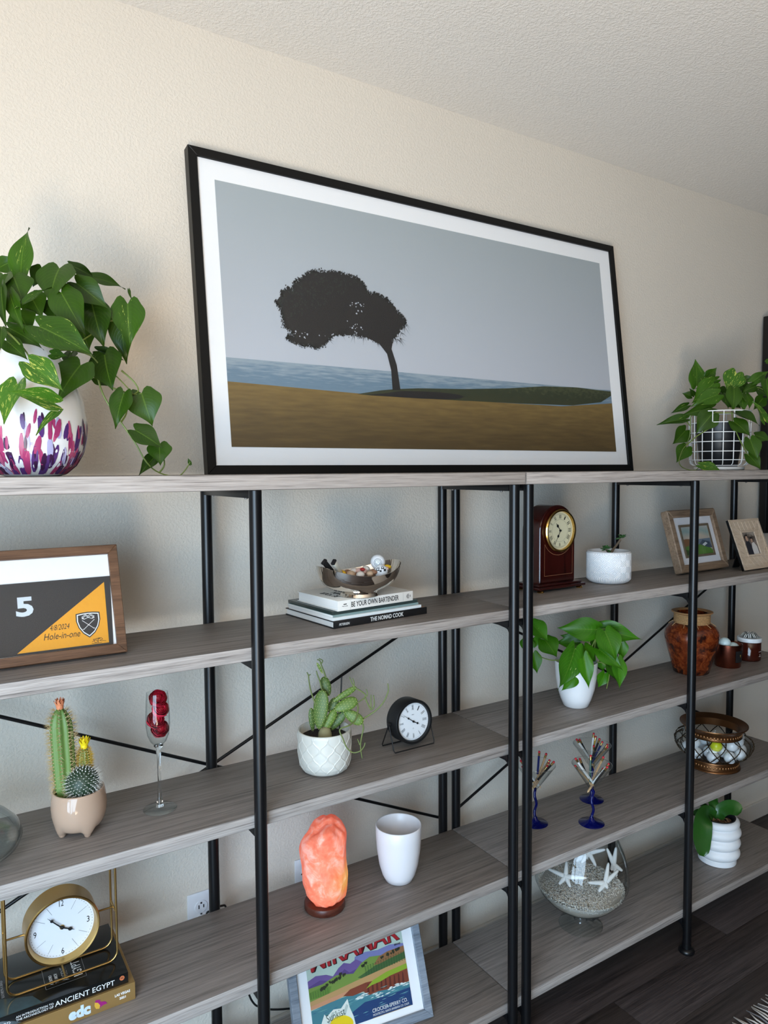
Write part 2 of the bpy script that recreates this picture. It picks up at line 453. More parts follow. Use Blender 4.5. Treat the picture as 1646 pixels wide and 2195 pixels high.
VASE_LEAVES = [
(-0.009,0.001,0.373, 0.003,0.020,0.473, 0.045,1), (-0.025,0.023,0.398, -0.053,0.036,0.382, 0.031,0), (0.053,-0.026,0.387, 0.025,-0.063,0.319, 0.068,0),
(0.083,0.031,0.410, 0.133,0.035,0.392, 0.023,0), (0.117,0.037,0.394, 0.189,0.039,0.386, 0.028,0), (0.083,-0.020,0.365, 0.134,-0.046,0.319, 0.048,0),
(0.050,-0.056,0.336, 0.079,-0.100,0.259, 0.056,0), (0.111,-0.013,0.331, 0.124,-0.034,0.248, 0.058,0), (-0.022,-0.078,0.299, 0.032,-0.064,0.347, 0.014,1),
(-0.024,-0.028,0.360, -0.014,-0.059,0.312, 0.055,0), (-0.047,-0.055,0.333, -0.046,-0.085,0.259, 0.027,0), (-0.034,-0.057,0.323, -0.022,-0.098,0.254, 0.027,0),
(0.008,-0.091,0.264, 0.087,-0.151,0.213, 0.061,1), (-0.037,-0.046,0.265, 0.014,-0.082,0.230, 0.039,0), (-0.043,-0.066,0.239, -0.014,-0.099,0.204, 0.031,0),
(0.176,-0.020,0.337, 0.173,-0.040,0.250, 0.059,1), (0.170,0.011,0.317, 0.174,0.010,0.225, 0.049,0), (0.186,0.009,0.372, 0.188,-0.001,0.350, 0.006,0),
(0.131,-0.015,0.235, 0.135,-0.046,0.165, 0.068,0), (0.127,0.026,0.248, 0.174,0.010,0.231, 0.024,0), (0.079,-0.059,0.206, 0.027,-0.094,0.135, 0.067,0),
(-0.013,-0.119,0.195, 0.034,-0.155,0.147, 0.047,2), (0.022,-0.133,0.127, -0.050,-0.155,0.143, 0.036,2), (-0.032,-0.107,0.159, -0.060,-0.144,0.090, 0.044,2),
(0.027,-0.134,0.113, -0.013,-0.149,0.075, 0.016,2), (0.115,0.007,0.192, 0.140,0.004,0.177, 0.020,0), (0.200,-0.013,0.165, 0.213,-0.034,0.100, 0.065,0),
(0.162,-0.029,0.161, 0.138,-0.046,0.094, 0.041,0), (0.184,-0.021,0.090, 0.232,-0.047,0.055, 0.045,0), (0.232,-0.016,0.063, 0.227,-0.036,0.022, 0.045,0),
(0.225,-0.006,0.038, 0.188,-0.022,0.001, 0.026,0), (0.296,-0.014,0.022, 0.291,-0.013,0.036, 0.007,0), (0.029,-0.064,0.222, 0.052,-0.086,0.217, 0.020,1),
(-0.052,-0.085,0.254, -0.057,-0.114,0.215, 0.017,0), (0.081,0.031,0.336, 0.111,0.018,0.307, 0.057,0), (0.005,-0.011,0.333, 0.020,-0.032,0.293, 0.047,0),
(0.044,-0.005,0.325, 0.042,-0.025,0.285, 0.043,0), (-0.016,-0.018,0.297, -0.001,-0.040,0.260, 0.046,0), (0.095,0.009,0.285, 0.104,-0.012,0.243, 0.044,0),
(0.030,0.027,0.394, 0.013,0.039,0.363, 0.039,0), (-0.039,-0.016,0.363, -0.061,-0.043,0.318, 0.046,0), (0.072,-0.008,0.236, 0.059,-0.027,0.209, 0.029,0)]
VASE_VINES = [
[(0.013,-0.022,0.229), (0.063,-0.007,0.240), (0.104,-0.012,0.233), (0.126,-0.014,0.210), (0.149,-0.017,0.197), (0.183,-0.011,0.164)],
[(0.116,-0.013,0.200), (0.122,-0.014,0.171), (0.133,-0.015,0.144), (0.157,-0.018,0.106), (0.183,-0.021,0.065), (0.204,-0.023,0.026), (0.231,-0.016,0.005), (0.266,-0.020,-0.002), (0.283,-0.017,0.010), (0.295,-0.014,0.027)],
[(0.163,-0.009,0.208), (0.186,-0.011,0.187), (0.194,-0.012,0.170), (0.183,-0.011,0.161)],
[(0.143,-0.016,0.172), (0.169,-0.019,0.164), (0.188,-0.011,0.162), (0.200,-0.013,0.164)],
[(0.231,-0.016,0.006), (0.241,-0.017,0.022), (0.237,-0.017,0.050)],
[(0.158,-0.018,0.106), (0.168,-0.019,0.123), (0.169,-0.029,0.147)],
[(0.149,-0.017,0.303), (0.135,-0.015,0.297), (0.105,-0.012,0.270), (0.072,-0.008,0.246)],
[(-0.053,-0.074,0.260), (-0.035,-0.087,0.243), (-0.013,-0.079,0.219), (-0.011,-0.099,0.203)],
[(0.028,-0.134,0.114), (0.012,-0.132,0.116), (0.005,-0.121,0.121)]]
BASKET_LEAVES = [
(-0.042,0.065,0.304, -0.027,0.079,0.403, 0.063,1), (-0.007,0.048,0.333, 0.019,0.026,0.368, 0.037,1), (-0.023,-0.001,0.319, -0.084,0.039,0.290, 0.029,1),
(-0.054,-0.009,0.303, -0.123,0.025,0.235, 0.068,1), (-0.063,-0.032,0.262, -0.133,0.022,0.228, 0.056,1), (0.010,-0.053,0.337, -0.039,-0.051,0.267, 0.071,2),
(-0.036,-0.074,0.278, -0.061,-0.090,0.201, 0.051,0), (-0.020,-0.024,0.265, -0.034,-0.058,0.211, 0.036,1), (0.011,-0.073,0.250, -0.018,-0.102,0.201, 0.034,1),
(0.061,-0.095,0.292, 0.008,-0.068,0.268, 0.033,0), (0.075,-0.062,0.323, 0.056,-0.032,0.319, 0.023,0), (0.054,-0.084,0.307, 0.100,-0.119,0.346, 0.036,1),
(0.060,-0.131,0.311, 0.038,-0.152,0.236, 0.052,1), (0.027,-0.079,0.265, 0.010,-0.109,0.209, 0.041,1), (0.090,-0.104,0.251, 0.058,-0.090,0.210, 0.042,0),
(0.042,-0.139,0.168, 0.009,-0.125,0.237, 0.044,2), (-0.073,-0.016,0.216, -0.165,0.035,0.194, 0.046,0), (-0.089,-0.028,0.194, -0.133,0.003,0.128, 0.068,0),
(-0.041,-0.085,0.195, -0.035,-0.168,0.151, 0.053,0), (-0.060,-0.091,0.165, -0.048,-0.147,0.116, 0.055,0), (-0.101,0.066,0.182, -0.177,0.129,0.165, 0.036,1),
(-0.058,0.090,0.234, -0.104,0.125,0.207, 0.026,1), (-0.034,0.090,0.268, -0.051,0.117,0.282, 0.029,0), (-0.093,0.071,0.143, -0.140,0.089,0.093, 0.059,0),
(-0.091,0.068,0.082, -0.133,0.078,0.028, 0.053,1), (-0.124,-0.010,0.018, -0.102,-0.081,0.000, 0.039,2), (-0.007,-0.118,0.104, -0.011,-0.149,0.031, 0.051,0),
(0.008,-0.105,0.052, 0.021,-0.145,0.000, 0.045,0), (0.018,-0.121,0.119, 0.036,-0.168,0.100, 0.045,0), (-0.029,0.083,0.271, -0.037,0.095,0.299, 0.020,0),
(0.025,0.016,0.298, 0.009,0.024,0.252, 0.055,0), (0.063,-0.025,0.311, 0.076,-0.062,0.272, 0.051,0), (-0.005,0.063,0.295, -0.022,0.071,0.261, 0.049,0),
(0.041,-0.008,0.251, 0.055,-0.048,0.219, 0.045,0), (0.091,-0.087,0.282, 0.110,-0.116,0.257, 0.045,0), (0.084,-0.131,0.266, 0.101,-0.158,0.235, 0.050,0),
(0.103,-0.105,0.376, 0.123,-0.118,0.384, 0.018,0)]
BASKET_VINES = [
[(-0.062,0.023,0.219), (-0.099,0.044,0.195), (-0.101,0.046,0.154), (-0.102,0.049,0.118), (-0.101,0.065,0.085)],
[(-0.089,-0.028,0.150), (-0.112,0.008,0.122), (-0.117,0.035,0.100), (-0.121,0.060,0.076), (-0.128,0.070,0.037), (-0.132,0.058,0.014), (-0.134,0.023,0.001), (-0.130,-0.001,0.003), (-0.125,-0.008,0.018)],
[(-0.035,-0.076,0.149), (-0.030,-0.102,0.090), (-0.003,-0.107,0.056), (0.009,-0.107,0.049)],
[(-0.004,0.006,0.244), (-0.002,0.003,0.286), (-0.004,0.007,0.316)],
[(0.041,-0.064,0.270), (0.062,-0.098,0.286), (0.055,-0.123,0.277)],
[(-0.078,-0.027,0.199), (-0.075,-0.069,0.196), (-0.052,-0.086,0.194)],
[(-0.022,-0.059,0.220), (-0.046,-0.076,0.177), (-0.062,-0.089,0.165)],
[(-0.101,0.066,0.179), (-0.100,0.046,0.154)],
[(-0.062,0.097,0.219), (-0.064,0.100,0.225), (-0.058,0.090,0.234)]]
POT_LEAVES = [
(0.039,-0.042,0.239, -0.053,0.029,0.243, 0.067,0), (0.057,-0.033,0.235, 0.146,-0.130,0.212, 0.060,0), (0.033,-0.081,0.242, 0.027,-0.133,0.165, 0.071,0),
(0.023,-0.069,0.186, 0.047,-0.140,0.137, 0.049,0), (0.104,-0.084,0.197, 0.107,-0.088,0.145, 0.036,0), (0.066,-0.101,0.156, 0.049,-0.127,0.072, 0.047,1),
(0.066,-0.072,0.132, 0.062,-0.112,0.089, 0.043,0), (0.057,-0.062,0.105, 0.037,-0.055,0.060, 0.036,0), (0.058,-0.049,0.138, 0.061,-0.052,0.109, 0.027,0),
(-0.055,-0.044,0.194, -0.103,-0.035,0.069, 0.077,1), (-0.030,-0.056,0.170, -0.033,-0.082,0.077, 0.043,0), (-0.044,-0.041,0.113, -0.087,-0.023,0.063, 0.040,0),
(0.008,-0.024,0.189, 0.012,-0.058,0.143, 0.045,0), (0.021,0.007,0.193, -0.029,0.061,0.189, 0.042,0), (0.025,0.017,0.198, -0.012,0.057,0.210, 0.032,0),
(-0.085,0.049,0.206, -0.073,0.006,0.160, 0.065,0), (-0.104,0.084,0.251, -0.084,0.033,0.202, 0.058,1), (-0.116,0.067,0.163, -0.114,0.050,0.104, 0.041,0),
(-0.085,0.079,0.210, -0.099,0.078,0.173, 0.024,1), (0.037,-0.011,0.157, 0.056,-0.032,0.135, 0.044,0), (-0.009,0.010,0.160, -0.040,0.014,0.134, 0.044,0),
(0.054,-0.014,0.200, 0.076,-0.039,0.168, 0.044,0), (-0.120,0.087,0.203, -0.130,0.083,0.161, 0.044,0)]
POT_VINES = [
[(0.022,-0.024,0.153), (0.041,-0.044,0.222), (0.040,-0.044,0.241)],
[(0.013,-0.014,0.157), (0.028,-0.031,0.207), (0.037,-0.041,0.237)],
[(0.034,-0.051,0.142), (0.046,-0.065,0.139), (0.058,-0.079,0.116), (0.053,-0.073,0.062)],
[(-0.024,-0.004,0.150), (-0.063,0.024,0.145), (-0.078,0.041,0.146), (-0.096,0.061,0.154), (-0.117,0.069,0.167)],
[(0.007,-0.007,0.151), (-0.026,-0.031,0.180), (-0.053,-0.046,0.194)],
[(0.065,-0.071,0.239), (0.053,-0.058,0.242), (0.040,-0.044,0.227), (0.036,-0.040,0.178)]]
# ------------------------------------------------------------------ on the top boards
GLASS = None
def thin_glass(name, tint=(1,1,1), gloss=1.0, ior=1.45, edge=(0.42, 0.47, 0.47)):
    m = bpy.data.materials.new(name); m.use_nodes = True; nt = m.node_tree; nt.nodes.clear()
    out = nt.nodes.new('ShaderNodeOutputMaterial'); mx = nt.nodes.new('ShaderNodeMixShader'); tr = nt.nodes.new('ShaderNodeBsdfTransparent')
    gl = nt.nodes.new('ShaderNodeBsdfGlossy'); gl.inputs['Roughness'].default_value = 0.02
    fr = nt.nodes.new('ShaderNodeLayerWeight'); fr.inputs['Blend'].default_value = 0.5
    pw_ = nt.nodes.new('ShaderNodeMath'); pw_.operation = 'POWER'; pw_.inputs[1].default_value = 4.0; nt.links.new(fr.outputs['Facing'], pw_.inputs[0])
    mu = nt.nodes.new('ShaderNodeMath'); mu.operation = 'MULTIPLY_ADD'; mu.inputs[1].default_value = 0.9*gloss; mu.inputs[2].default_value = 0.05*gloss; mu.use_clamp = True
    p2 = nt.nodes.new('ShaderNodeMath'); p2.operation = 'POWER'; p2.inputs[1].default_value = 3.0; nt.links.new(fr.outputs['Facing'], p2.inputs[0])
    cm = nt.nodes.new('ShaderNodeMix'); cm.data_type = 'RGBA'; cm.inputs[6].default_value = (*tint, 1); cm.inputs[7].default_value = (*edge, 1); nt.links.new(p2.outputs[0], cm.inputs[0]); nt.links.new(cm.outputs[2], tr.inputs[0])
    nt.links.new(pw_.outputs[0], mu.inputs[0]); nt.links.new(mu.outputs[0], mx.inputs[0]); nt.links.new(tr.outputs[0], mx.inputs[1]); nt.links.new(gl.outputs[0], mx.inputs[2]); nt.links.new(mx.outputs[0], out.inputs[0])
    return m
PANE = thin_glass('picture_glazing', (0.97, 0.975, 0.975), 0.55, edge=(0.97, 0.975, 0.975))
BOWLGLASS = thin_glass('clear_bowl_glass', (0.94, 0.955, 0.952), 1.1, 1.5)
SOLIDGLASS = M('clear_crystal', (250, 252, 252), 0.0, 0.0, Transmission_Weight=1.0, IOR=1.45)
GOLD = M('brushed_gold', (196, 160, 98), 0.3, 1.0)
PAPER = M('page_paper', (232, 228, 218), 0.8)
WHITE_CARD = M('white_mat_board', (246, 246, 247), 0.7)

# white vase with painted dabs, pothos
VX, VY = -0.296, -0.28
vase = thing('vase', 'large white vase with purple and pink brush dabs, holding a trailing pothos', 'vase', (VX, VY, ZT[0]))
prof = [(0.0, 0.001), (0.045, 0.0), (0.056, 0.003), (0.075, 0.020), (0.089, 0.045), (0.0955, 0.075), (0.096, 0.105), (0.092, 0.140), (0.082, 0.175), (0.066, 0.205), (0.050, 0.226), (0.041, 0.240), (0.039, 0.252), (0.043, 0.262), (0.040, 0.262), (0.035, 0.25), (0.036, 0.238)]
VW = M('white_glazed_ceramic', (236, 236, 234), 0.12)
bm = B(); lathe(bm, prof, 48); obj('vase_body', bm, VW, vase, smooth=180)
def vr(z):
    for (r0, z0), (r1, z1) in zip(prof[1:], prof[2:]):
        if z0 <= z <= z1 and z1 > z0: return r0+(r1-r0)*(z-z0)/(z1-z0)
    return 0.05
DABS = [M('purple_dab', (84, 48, 112), 0.35), M('plum_dab', (58, 24, 62), 0.35), M('magenta_dab', (164, 56, 104), 0.35), M('lilac_dab', (178, 174, 210), 0.3), M('pink_dab', (188, 84, 122), 0.35)]
rd = random.Random(11)
for k in range(290):
    a0 = rd.uniform(0, 2*PI); z = 0.008 + 0.098*(rd.random()**1.35) ; L = rd.uniform(0.022, 0.050)*(1.0 if z < 0.07 else 0.75); w = min(0.0115, L*rd.uniform(0.20, 0.34)); tilt = rd.uniform(-0.28, 0.28)
    bm = B(); vs = []
    for i in range(10):
        t = 2*PI*i/10; px_, pz_ = 0.5*w*math.cos(t), 0.5*L*math.sin(t)*(1.0 if math.sin(t) < 0 else 1.25)
        x = px_*math.cos(tilt)-pz_*math.sin(tilt); zz = z + px_*math.sin(tilt)+pz_*math.cos(tilt); zz = max(0.004, zz)
        r = vr(zz)+0.0004+0.000004*k; a = a0 + x/max(r, 0.05)
        vs.append((r*math.cos(a), r*math.sin(a), zz))
    zc = max(0.005, z); r = vr(zc)+0.0008+0.000004*k; cv = bm.verts.new((r*math.cos(a0), r*math.sin(a0), zc)); ring = [bm.verts.new(p) for p in vs]
    for i in range(10): bm.faces.new((cv, ring[i], ring[(i+1) % 10]))
    obj('brush_dab', bm, DABS[rd.choice([0,0,0,1,1,2,2,2,3,4])], vase, smooth=180)
pothos = thing('pothos', 'trailing pothos with large flecked leaves, growing out of the white vase at left', 'plant', (-0.296, -0.28, ZT[0]))
plant(pothos, VASE_LEAVES, VASE_VINES, LEAF, 0.0020, 3)

# black framed tree picture leaning on the wall
def leaning(root, w, h, lean):
    """matrix for a picture: local x along the base, y up the leaning face, z out of the face; origin at the front lower left corner"""
    n = Vector((0, math.sin(lean), math.cos(lean)))
    return frame_of((0, 0, 0), (1,0,0), n)
def frame_bars(root, m, w, h, fw, depth, mat, name='frame_bar', lip=0.0, bev=0.001):
    """four mitred bars, each a part"""
    for pts in (((0,0), (w,0), (w-fw,fw), (fw,fw)), ((0,h), (fw,h-fw), (w-fw,h-fw), (w,h)), ((0,0), (fw,fw), (fw,h-fw), (0,h)), ((w,0), (w,h), (w-fw,h-fw), (w-fw,fw))):
        bm = B(); prism(bm, pts, -depth, 0.0, m)
        bmesh.ops.recalc_face_normals(bm, faces=bm.faces)
        if bev: bmesh.ops.bevel(bm, geom=list(bm.edges), offset=bev, segments=1, affect='EDGES')
        obj(name, bm, mat, root, smooth=30)
def flat(bm, pts, z, mi, m):
    f = bm.faces.new([bm.verts.new(m @ Vector((x, y, z))) for x, y in pts]); f.material_index = mi
    if f.normal.dot(m.to_3x3() @ Vector((0,0,1))) < 0: f.normal_flip()
    return f
def grad_mat(name, stops, axis=1, rough=0.6, nscale=0, namt=0.0, nvec=(1,1,1)):
    """a printed colour gradient over the generated box of the mesh"""
    m = M(name, (128,128,128), rough); t = NT(m)
    tc = t.n('ShaderNodeTexCoord'); sp = t.n('ShaderNodeSeparateXYZ'); t.l(tc.outputs['Generated'], sp.inputs[0])
    f = sp.outputs[axis]
    if namt:
        v = t.obj(nvec); n = t.noise(v, nscale, 4, 0.6)
        a = t.n('ShaderNodeMath', operation='MULTIPLY_ADD', i_1=namt); t.l(n, a.inputs[0]); t.l(f, a.inputs[2])
        s = t.n('ShaderNodeMath', operation='SUBTRACT', i_1=namt*0.5); t.l(a.outputs[0], s.inputs[0]); f = s.outputs[0]
    t.base(t.ramp(f, [(p, C(*c)) for p, c in stops])); return m
PW, PH, PL = 1.5195, 0.7988, 0.125
pic = thing('framed_picture', 'wide black framed photograph of a lone windswept tree, leaning on the wall', 'picture', (0.0918, -0.1327, ZT[0]))
m = leaning(pic, PW, PH, PL)
frame_bars(pic, m, PW, PH, 0.022, 0.028, BLACK_PAINT)
bm = B(); prism(bm, [(0.02,0.02), (PW-0.02,0.02), (PW-0.02,PH-0.02), (0.02,PH-0.02)], -0.024, -0.007, m); obj('mat_board', bm, WHITE_CARD, pic, smooth=0)
sky = grad_mat('print_sky', [(0.0, (196, 200, 208)), (0.35, (184, 188, 196)), (1.0, (166, 174, 178))], 2)
sea = grad_mat('print_sea', [(0.0, (112, 134, 150)), (0.5, (104, 128, 146)), (1.0, (144, 158, 168))], 2, 0.6, 60, 2.0, (0.3, 1, 3))
grass = grad_mat('print_grass', [(0.0, (90, 71, 40)), (0.5, (108, 86, 48)), (1.0, (126, 102, 56))], 2, 0.6, 34, 1.6, (0.35, 1, 3))
scrub = grad_mat('print_scrub', [(0.0, (56, 58, 36)), (0.5, (44, 52, 34)), (1.0, (70, 74, 48))], 2, 0.6, 90, 2.6, (1, 1, 2))
ink = M('print_black_ink', (30, 28, 28), 0.6); ink2 = M('print_crown_green', (42, 48, 42), 0.6)
def printed(name, polys, mat, parent, m):
    bm = B()
    for pts, z in polys: flat(bm, pts, z, 0, m)
    return obj(name, bm, mat, parent, smooth=0)
pr = printed('print', [([(0.0645,0.0673), (1.445,0.0673), (1.445,0.728), (0.0645,0.728)], -0.0066)], sky, pic, m)
printed('print_sea', [([(0.0645,0.2), (1.445,0.2), (1.445,0.2805), (0.0645,0.2865)], -0.0064)], sea, pr, m)
gp = [(0.0645,0.0673), (1.445,0.0673), (1.445,0.235)] + [(x, 0.2145+0.0125*max(0, (0.5-x)/0.43)) for x in (1.2, 0.9, 0.7, 0.5, 0.38, 0.2, 0.0645)]
printed('print_grass', [(gp, -0.0062)], grass, pr, m)
mp = [(0.4268,0.2148), (0.5022,0.2288), (0.5519,0.2352), (0.6287,0.2418), (0.7989,0.249), (0.9662,0.2604), (1.1277,0.2763), (1.2788,0.2811), (1.3695,0.2778), (1.444,0.2765), (1.444,0.2618), (1.3887,0.2364), (1.2507,0.2196), (1.0205,0.2153), (0.7606,0.2134), (0.5625,0.2131), (0.4708,0.213)]
printed('print_mound', [(mp, -0.006)], scrub, pr, m)
printed('print_shadow', [([(0.456,0.2136), (0.52,0.222), (0.57,0.2305), (0.64,0.2335), (0.70,0.2345), (0.772,0.2315), (0.795,0.2255), (0.775,0.2185), (0.71,0.2135), (0.626,0.2125)], -0.0058)], ink, pr, m)
crown = [(0.2065,0.4386), (0.2254,0.4534), (0.2243,0.4679), (0.2409,0.4804), (0.2541,0.4758), (0.2626,0.498), (0.2795,0.5087), (0.3042,0.5291), (0.3282,0.5367), (0.3571,0.5408), (0.3912,0.5434), (0.4206,0.5408), (0.4453,0.5376), (0.4649,0.529), (0.4741,0.5168), (0.4806,0.5019), (0.4878,0.496), (0.509,0.5009), (0.5297,0.4966), (0.55,0.4853), (0.5623,0.473), (0.5721,0.4603), (0.5901,0.4484), (0.6027,0.4357), (0.5988,0.4214), (0.581,0.4057), (0.5626,0.381), (0.5479,0.3659), (0.534,0.3601), (0.5182,0.3611), (0.4977,0.3661), (0.4673,0.3747), (0.4319,0.376), (0.402,0.3754), (0.3673,0.3701), (0.3518,0.3578), (0.3311,0.3387), (0.3116,0.3307), (0.2933,0.3356), (0.2747,0.334), (0.252,0.3364), (0.2303,0.3471), (0.2355,0.356), (0.2535,0.3555), (0.2454,0.3674), (0.224,0.38), (0.2238,0.4051), (0.2184,0.4212), (0.2149,0.4333)]
def jag(pts, step, amp, seed):
    r = random.Random(seed); out = []; n = len(pts)
    for i in range(n):
        a = Vector(pts[i]); b_ = Vector(pts[(i+1) % n]); k = max(1, int((b_-a).length/step)); nn = Vector((-(b_-a).y, (b_-a).x)).normalized()
        for j in range(k):
            out.append(tuple(a.lerp(b_, j/k) + nn*r.uniform(-amp, amp)))
    return out
bm = B(); f = flat(bm, jag(crown, 0.004, 0.0045, 5), -0.0056, 0, m); bmesh.ops.triangulate(bm, faces=bm.faces)
def inside(p, poly_):
    c = False; x, y = p; n = len(poly_)
    for i in range(n):
        (x0, y0), (x1, y1) = poly_[i], poly_[i-1]
        if (y0 > y) != (y1 > y) and x < (x1-x0)*(y-y0)/(y1-y0)+x0: c = not c
    return c
tr = obj('print_tree', bm, ink, pr, smooth=0)
# leaf sprays on the crown edge, light gaps and fine twigs, as printed
rr = random.Random(9); bm = B()
for k in range(2200):
    i = rr.randrange(0, 49); a = Vector(crown[i]); b_ = Vector(crown[(i+1) % len(crown)]); c = a.lerp(b_, rr.random()) + Vector((rr.gauss(0, 0.0028), rr.gauss(-0.001, 0.0028)))
    s = rr.uniform(0.0010, 0.0026); an = rr.uniform(0.8, 2.3)
    d = Vector((math.cos(an), math.sin(an)))*s*2.0; q = Vector((-d.y, d.x))*0.4
    flat(bm, [tuple(c-q), tuple(c+q), tuple(c+d)], -0.0055, 0 if rr.random() < 0.75 else 1, m)
for k in range(520):
    p = (rr.uniform(0.21, 0.5), rr.uniform(0.40, 0.53))
    if inside(p, crown) and (p[1]-0.42) > (p[0]-0.30)*0.6:
        s = rr.uniform(0.0014, 0.003); an = rr.uniform(0.5, 2.5); c = Vector(p); d = Vector((math.cos(an), math.sin(an)))*s*2.2; q = Vector((-d.y, d.x))*0.4
        flat(bm, [tuple(c-q), tuple(c+q), tuple(c+d)], -0.0054, 1, m)
for (x, y) in [(0.24,0.352), (0.27,0.345), (0.31,0.338), (0.35,0.352), (0.39,0.374), (0.43,0.372), (0.46,0.371), (0.5,0.362), (0.56,0.378), (0.585,0.392), (0.598,0.41), (0.57,0.372), (0.545,0.36), (0.604,0.42), (0.58,0.376)]:
    for q_ in range(4):
        an = rr.uniform(-2.4, -0.2); L = rr.uniform(0.012, 0.03); d = Vector((math.cos(an), math.sin(an)))*L; q = Vector((-d.y, d.x)).normalized()*0.0006; c = Vector((x, y+0.006))
        flat(bm, [tuple(c-q), tuple(c+q), tuple(c+d)], -0.0055, 0, m)
obj('print_sprays', bm, [ink, ink2], tr, smooth=0, kind='stuff') if False else obj('print_sprays', bm, [ink, ink2], pr, smooth=0, kind='stuff')
bm = B()
for k in range(46):
    if k < 16: c = Vector((rr.gauss(0.449, 0.010), rr.gauss(0.454, 0.009)))
    elif k < 30: c = Vector((rr.gauss(0.435, 0.014), rr.gauss(0.398, 0.009)))
    else: c = Vector((rr.uniform(0.25, 0.40), rr.gauss(0.362, 0.006)))
    s = rr.uniform(0.0012, 0.0034); an0 = rr.uniform(0, 6)
    flat(bm, [tuple(c + Vector((math.cos(an0+2*PI*i/5), math.sin(an0+2*PI*i/5)))*s*rr.uniform(0.5, 1.2)) for i in range(5)], -0.0053, 0, m)
obj('print_sky_gaps', bm, M('print_pale_sky', (180, 184, 192), 0.6), pr, smooth=0, kind='stuff')
printed('print_trunk', [([(0.541,0.2315), (0.5412,0.2874), (0.5317,0.3325), (0.5086,0.3589), (0.46,0.376), (0.462,0.384), (0.5298,0.3735), (0.5535,0.3687), (0.5479,0.3475), (0.5613,0.3026), (0.5673,0.2328)], -0.0052)], ink, pr, m)
bm = B(); flat(bm, [(0.021,0.021), (PW-0.021,0.021), (PW-0.021,PH-0.021), (0.021,PH-0.021)], -0.0030, 0, m); obj('glazing', bm, PANE, pic, smooth=0)

# pothos in a black nursery pot in a white wire basket
BX, BY = 1.924, -0.25
basket = thing('wire_basket', 'white wire grid basket on a white tray, at the right end of the top boards', 'basket', (BX, BY, ZT[0]))
WIRE = M('white_coated_wire', (232, 232, 230), 0.4)
bm = B(); lathe(bm, [(0, 0.001), (0.078, 0.0), (0.083, 0.003), (0.083, 0.012), (0.080, 0.012), (0.078, 0.004), (0, 0.004)], 36); obj('tray', bm, WIRE, basket)
bp = [(0.084, 0.016), (0.094, 0.024), (0.098, 0.040), (0.099, 0.09), (0.100, 0.14), (0.101, 0.205)]
def wr(z):
    for (r0, z0), (r1, z1) in zip(bp, bp[1:]):
        if z0 <= z <= z1: return r0+(r1-r0)*(z-z0)/(z1-z0)
    return bp[-1][0]
for k in range(18):
    a = 2*PI*k/18; bm = B(); tube(bm, [(r*math.cos(a), r*math.sin(a), z) for r, z in bp], 0.0016, 6); obj('upright_wire', bm, WIRE, basket)
for z in (0.0165, 0.036, 0.066, 0.100, 0.132, 0.166, 0.205):
    bm = B(); r = wr(z); tube(bm, [(r*math.cos(2*PI*i/36), r*math.sin(2*PI*i/36), z) for i in range(36)], 0.0016 if z < 0.2 else 0.0022, 6, closed=True); obj('hoop_wire', bm, WIRE, basket)
pot = thing('nursery_pot', 'black plastic nursery pot standing inside the white wire basket', 'pot', (BX, BY, ZT[0]+0.0045))
NP = M('black_pot_plastic', (20, 21, 24), 0.45)
bm = B(); lathe(bm, [(0, 0.0), (0.056, 0.0), (0.060, 0.004), (0.076, 0.125), (0.079, 0.126), (0.082, 0.162), (0.079, 0.163), (0.0745, 0.128), (0.072, 0.125)], 36); obj('pot_body', bm, NP, pot)
bm = B(); lathe(bm, [(0.0725, 0.146), (0.04, 0.151), (0, 0.153)], 24); obj('soil', bm, SOIL, pot)
bplant = thing('pothos', 'bushy pothos with speckled heart leaves, potted in the wire basket at right', 'plant', (1.924, -0.25, ZT[0]))
plant(bplant, BASKET_LEAVES, BASKET_VINES, LEAF, 0.0022, 5)

# wall-mounted television at the right edge
tv = thing('television', 'black flat television mounted on the wall beyond the right end of the shelves', 'television', (3.42, -0.03, 1.30))
bm = B(); box(bm, (-0.835, -0.022, 0), (0.835, 0.012, 0.93), 0.004); obj('casing', bm, M('black_tv_plastic', (10, 10, 11), 0.35), tv)
bm = B(); box(bm, (-0.827, -0.0235, 0.014), (0.827, -0.0221, 0.922)); obj('screen', bm, M('black_screen', (5, 5, 7), 0.12), tv)
bm = B(); box(bm, (-0.25, 0.0121, 0.25), (0.25, 0.0298, 0.65)); obj('wall_bracket', bm, BLACK, tv)
# ------------------------------------------------------------------ lettering and clock helpers
def lettering(s, w, h, mat, parent, m, name='lettering', bold=0.0, shear=0.0, depth=0.00015, dim=None):
    """text scaled to w x h (metres), centred at the origin of m"""
    me = text_mesh(s, 1.0, depth=depth, shear=shear, bold=bold)
    xs = [v.co.x for v in me.vertices]; ys = [v.co.y for v in me.vertices]
    x0, x1, y0, y1 = min(xs), max(xs), min(ys), max(ys)
    sx = w/(x1-x0) if w else h/(y1-y0); sy = h/(y1-y0) if h else sx
    for v in me.vertices:
        v.co.x = (v.co.x-(x0+x1)/2)*sx; v.co.y = (v.co.y-(y0+y1)/2)*sy
    o = obj(name, me, mat, parent, smooth=0); o.matrix_local = m
    return o
def strokes(lines, wd, mat, parent, m, name='drawn_line', z=0.0, kind=None):
    """flat pen strokes from polylines in the plane of m"""
    bm = B()
    for ln in lines:
        for a, b_ in zip(ln, ln[1:]):
            a = Vector(a); b_ = Vector(b_); d = (b_-a)
            if d.length < 1e-7: continue
            d.normalize(); q = Vector((-d.y, d.x))*wd*0.5; e = d*wd*0.3
            f = bm.faces.new([bm.verts.new(m @ Vector((*p, z))) for p in (a-q-e, b_-q+e, b_+q+e, a+q-e)])
            if f.normal.dot(m.to_3x3() @ Vector((0,0,1))) < 0: f.normal_flip()
    return obj(name, bm, mat, parent, smooth=0, kind=kind)
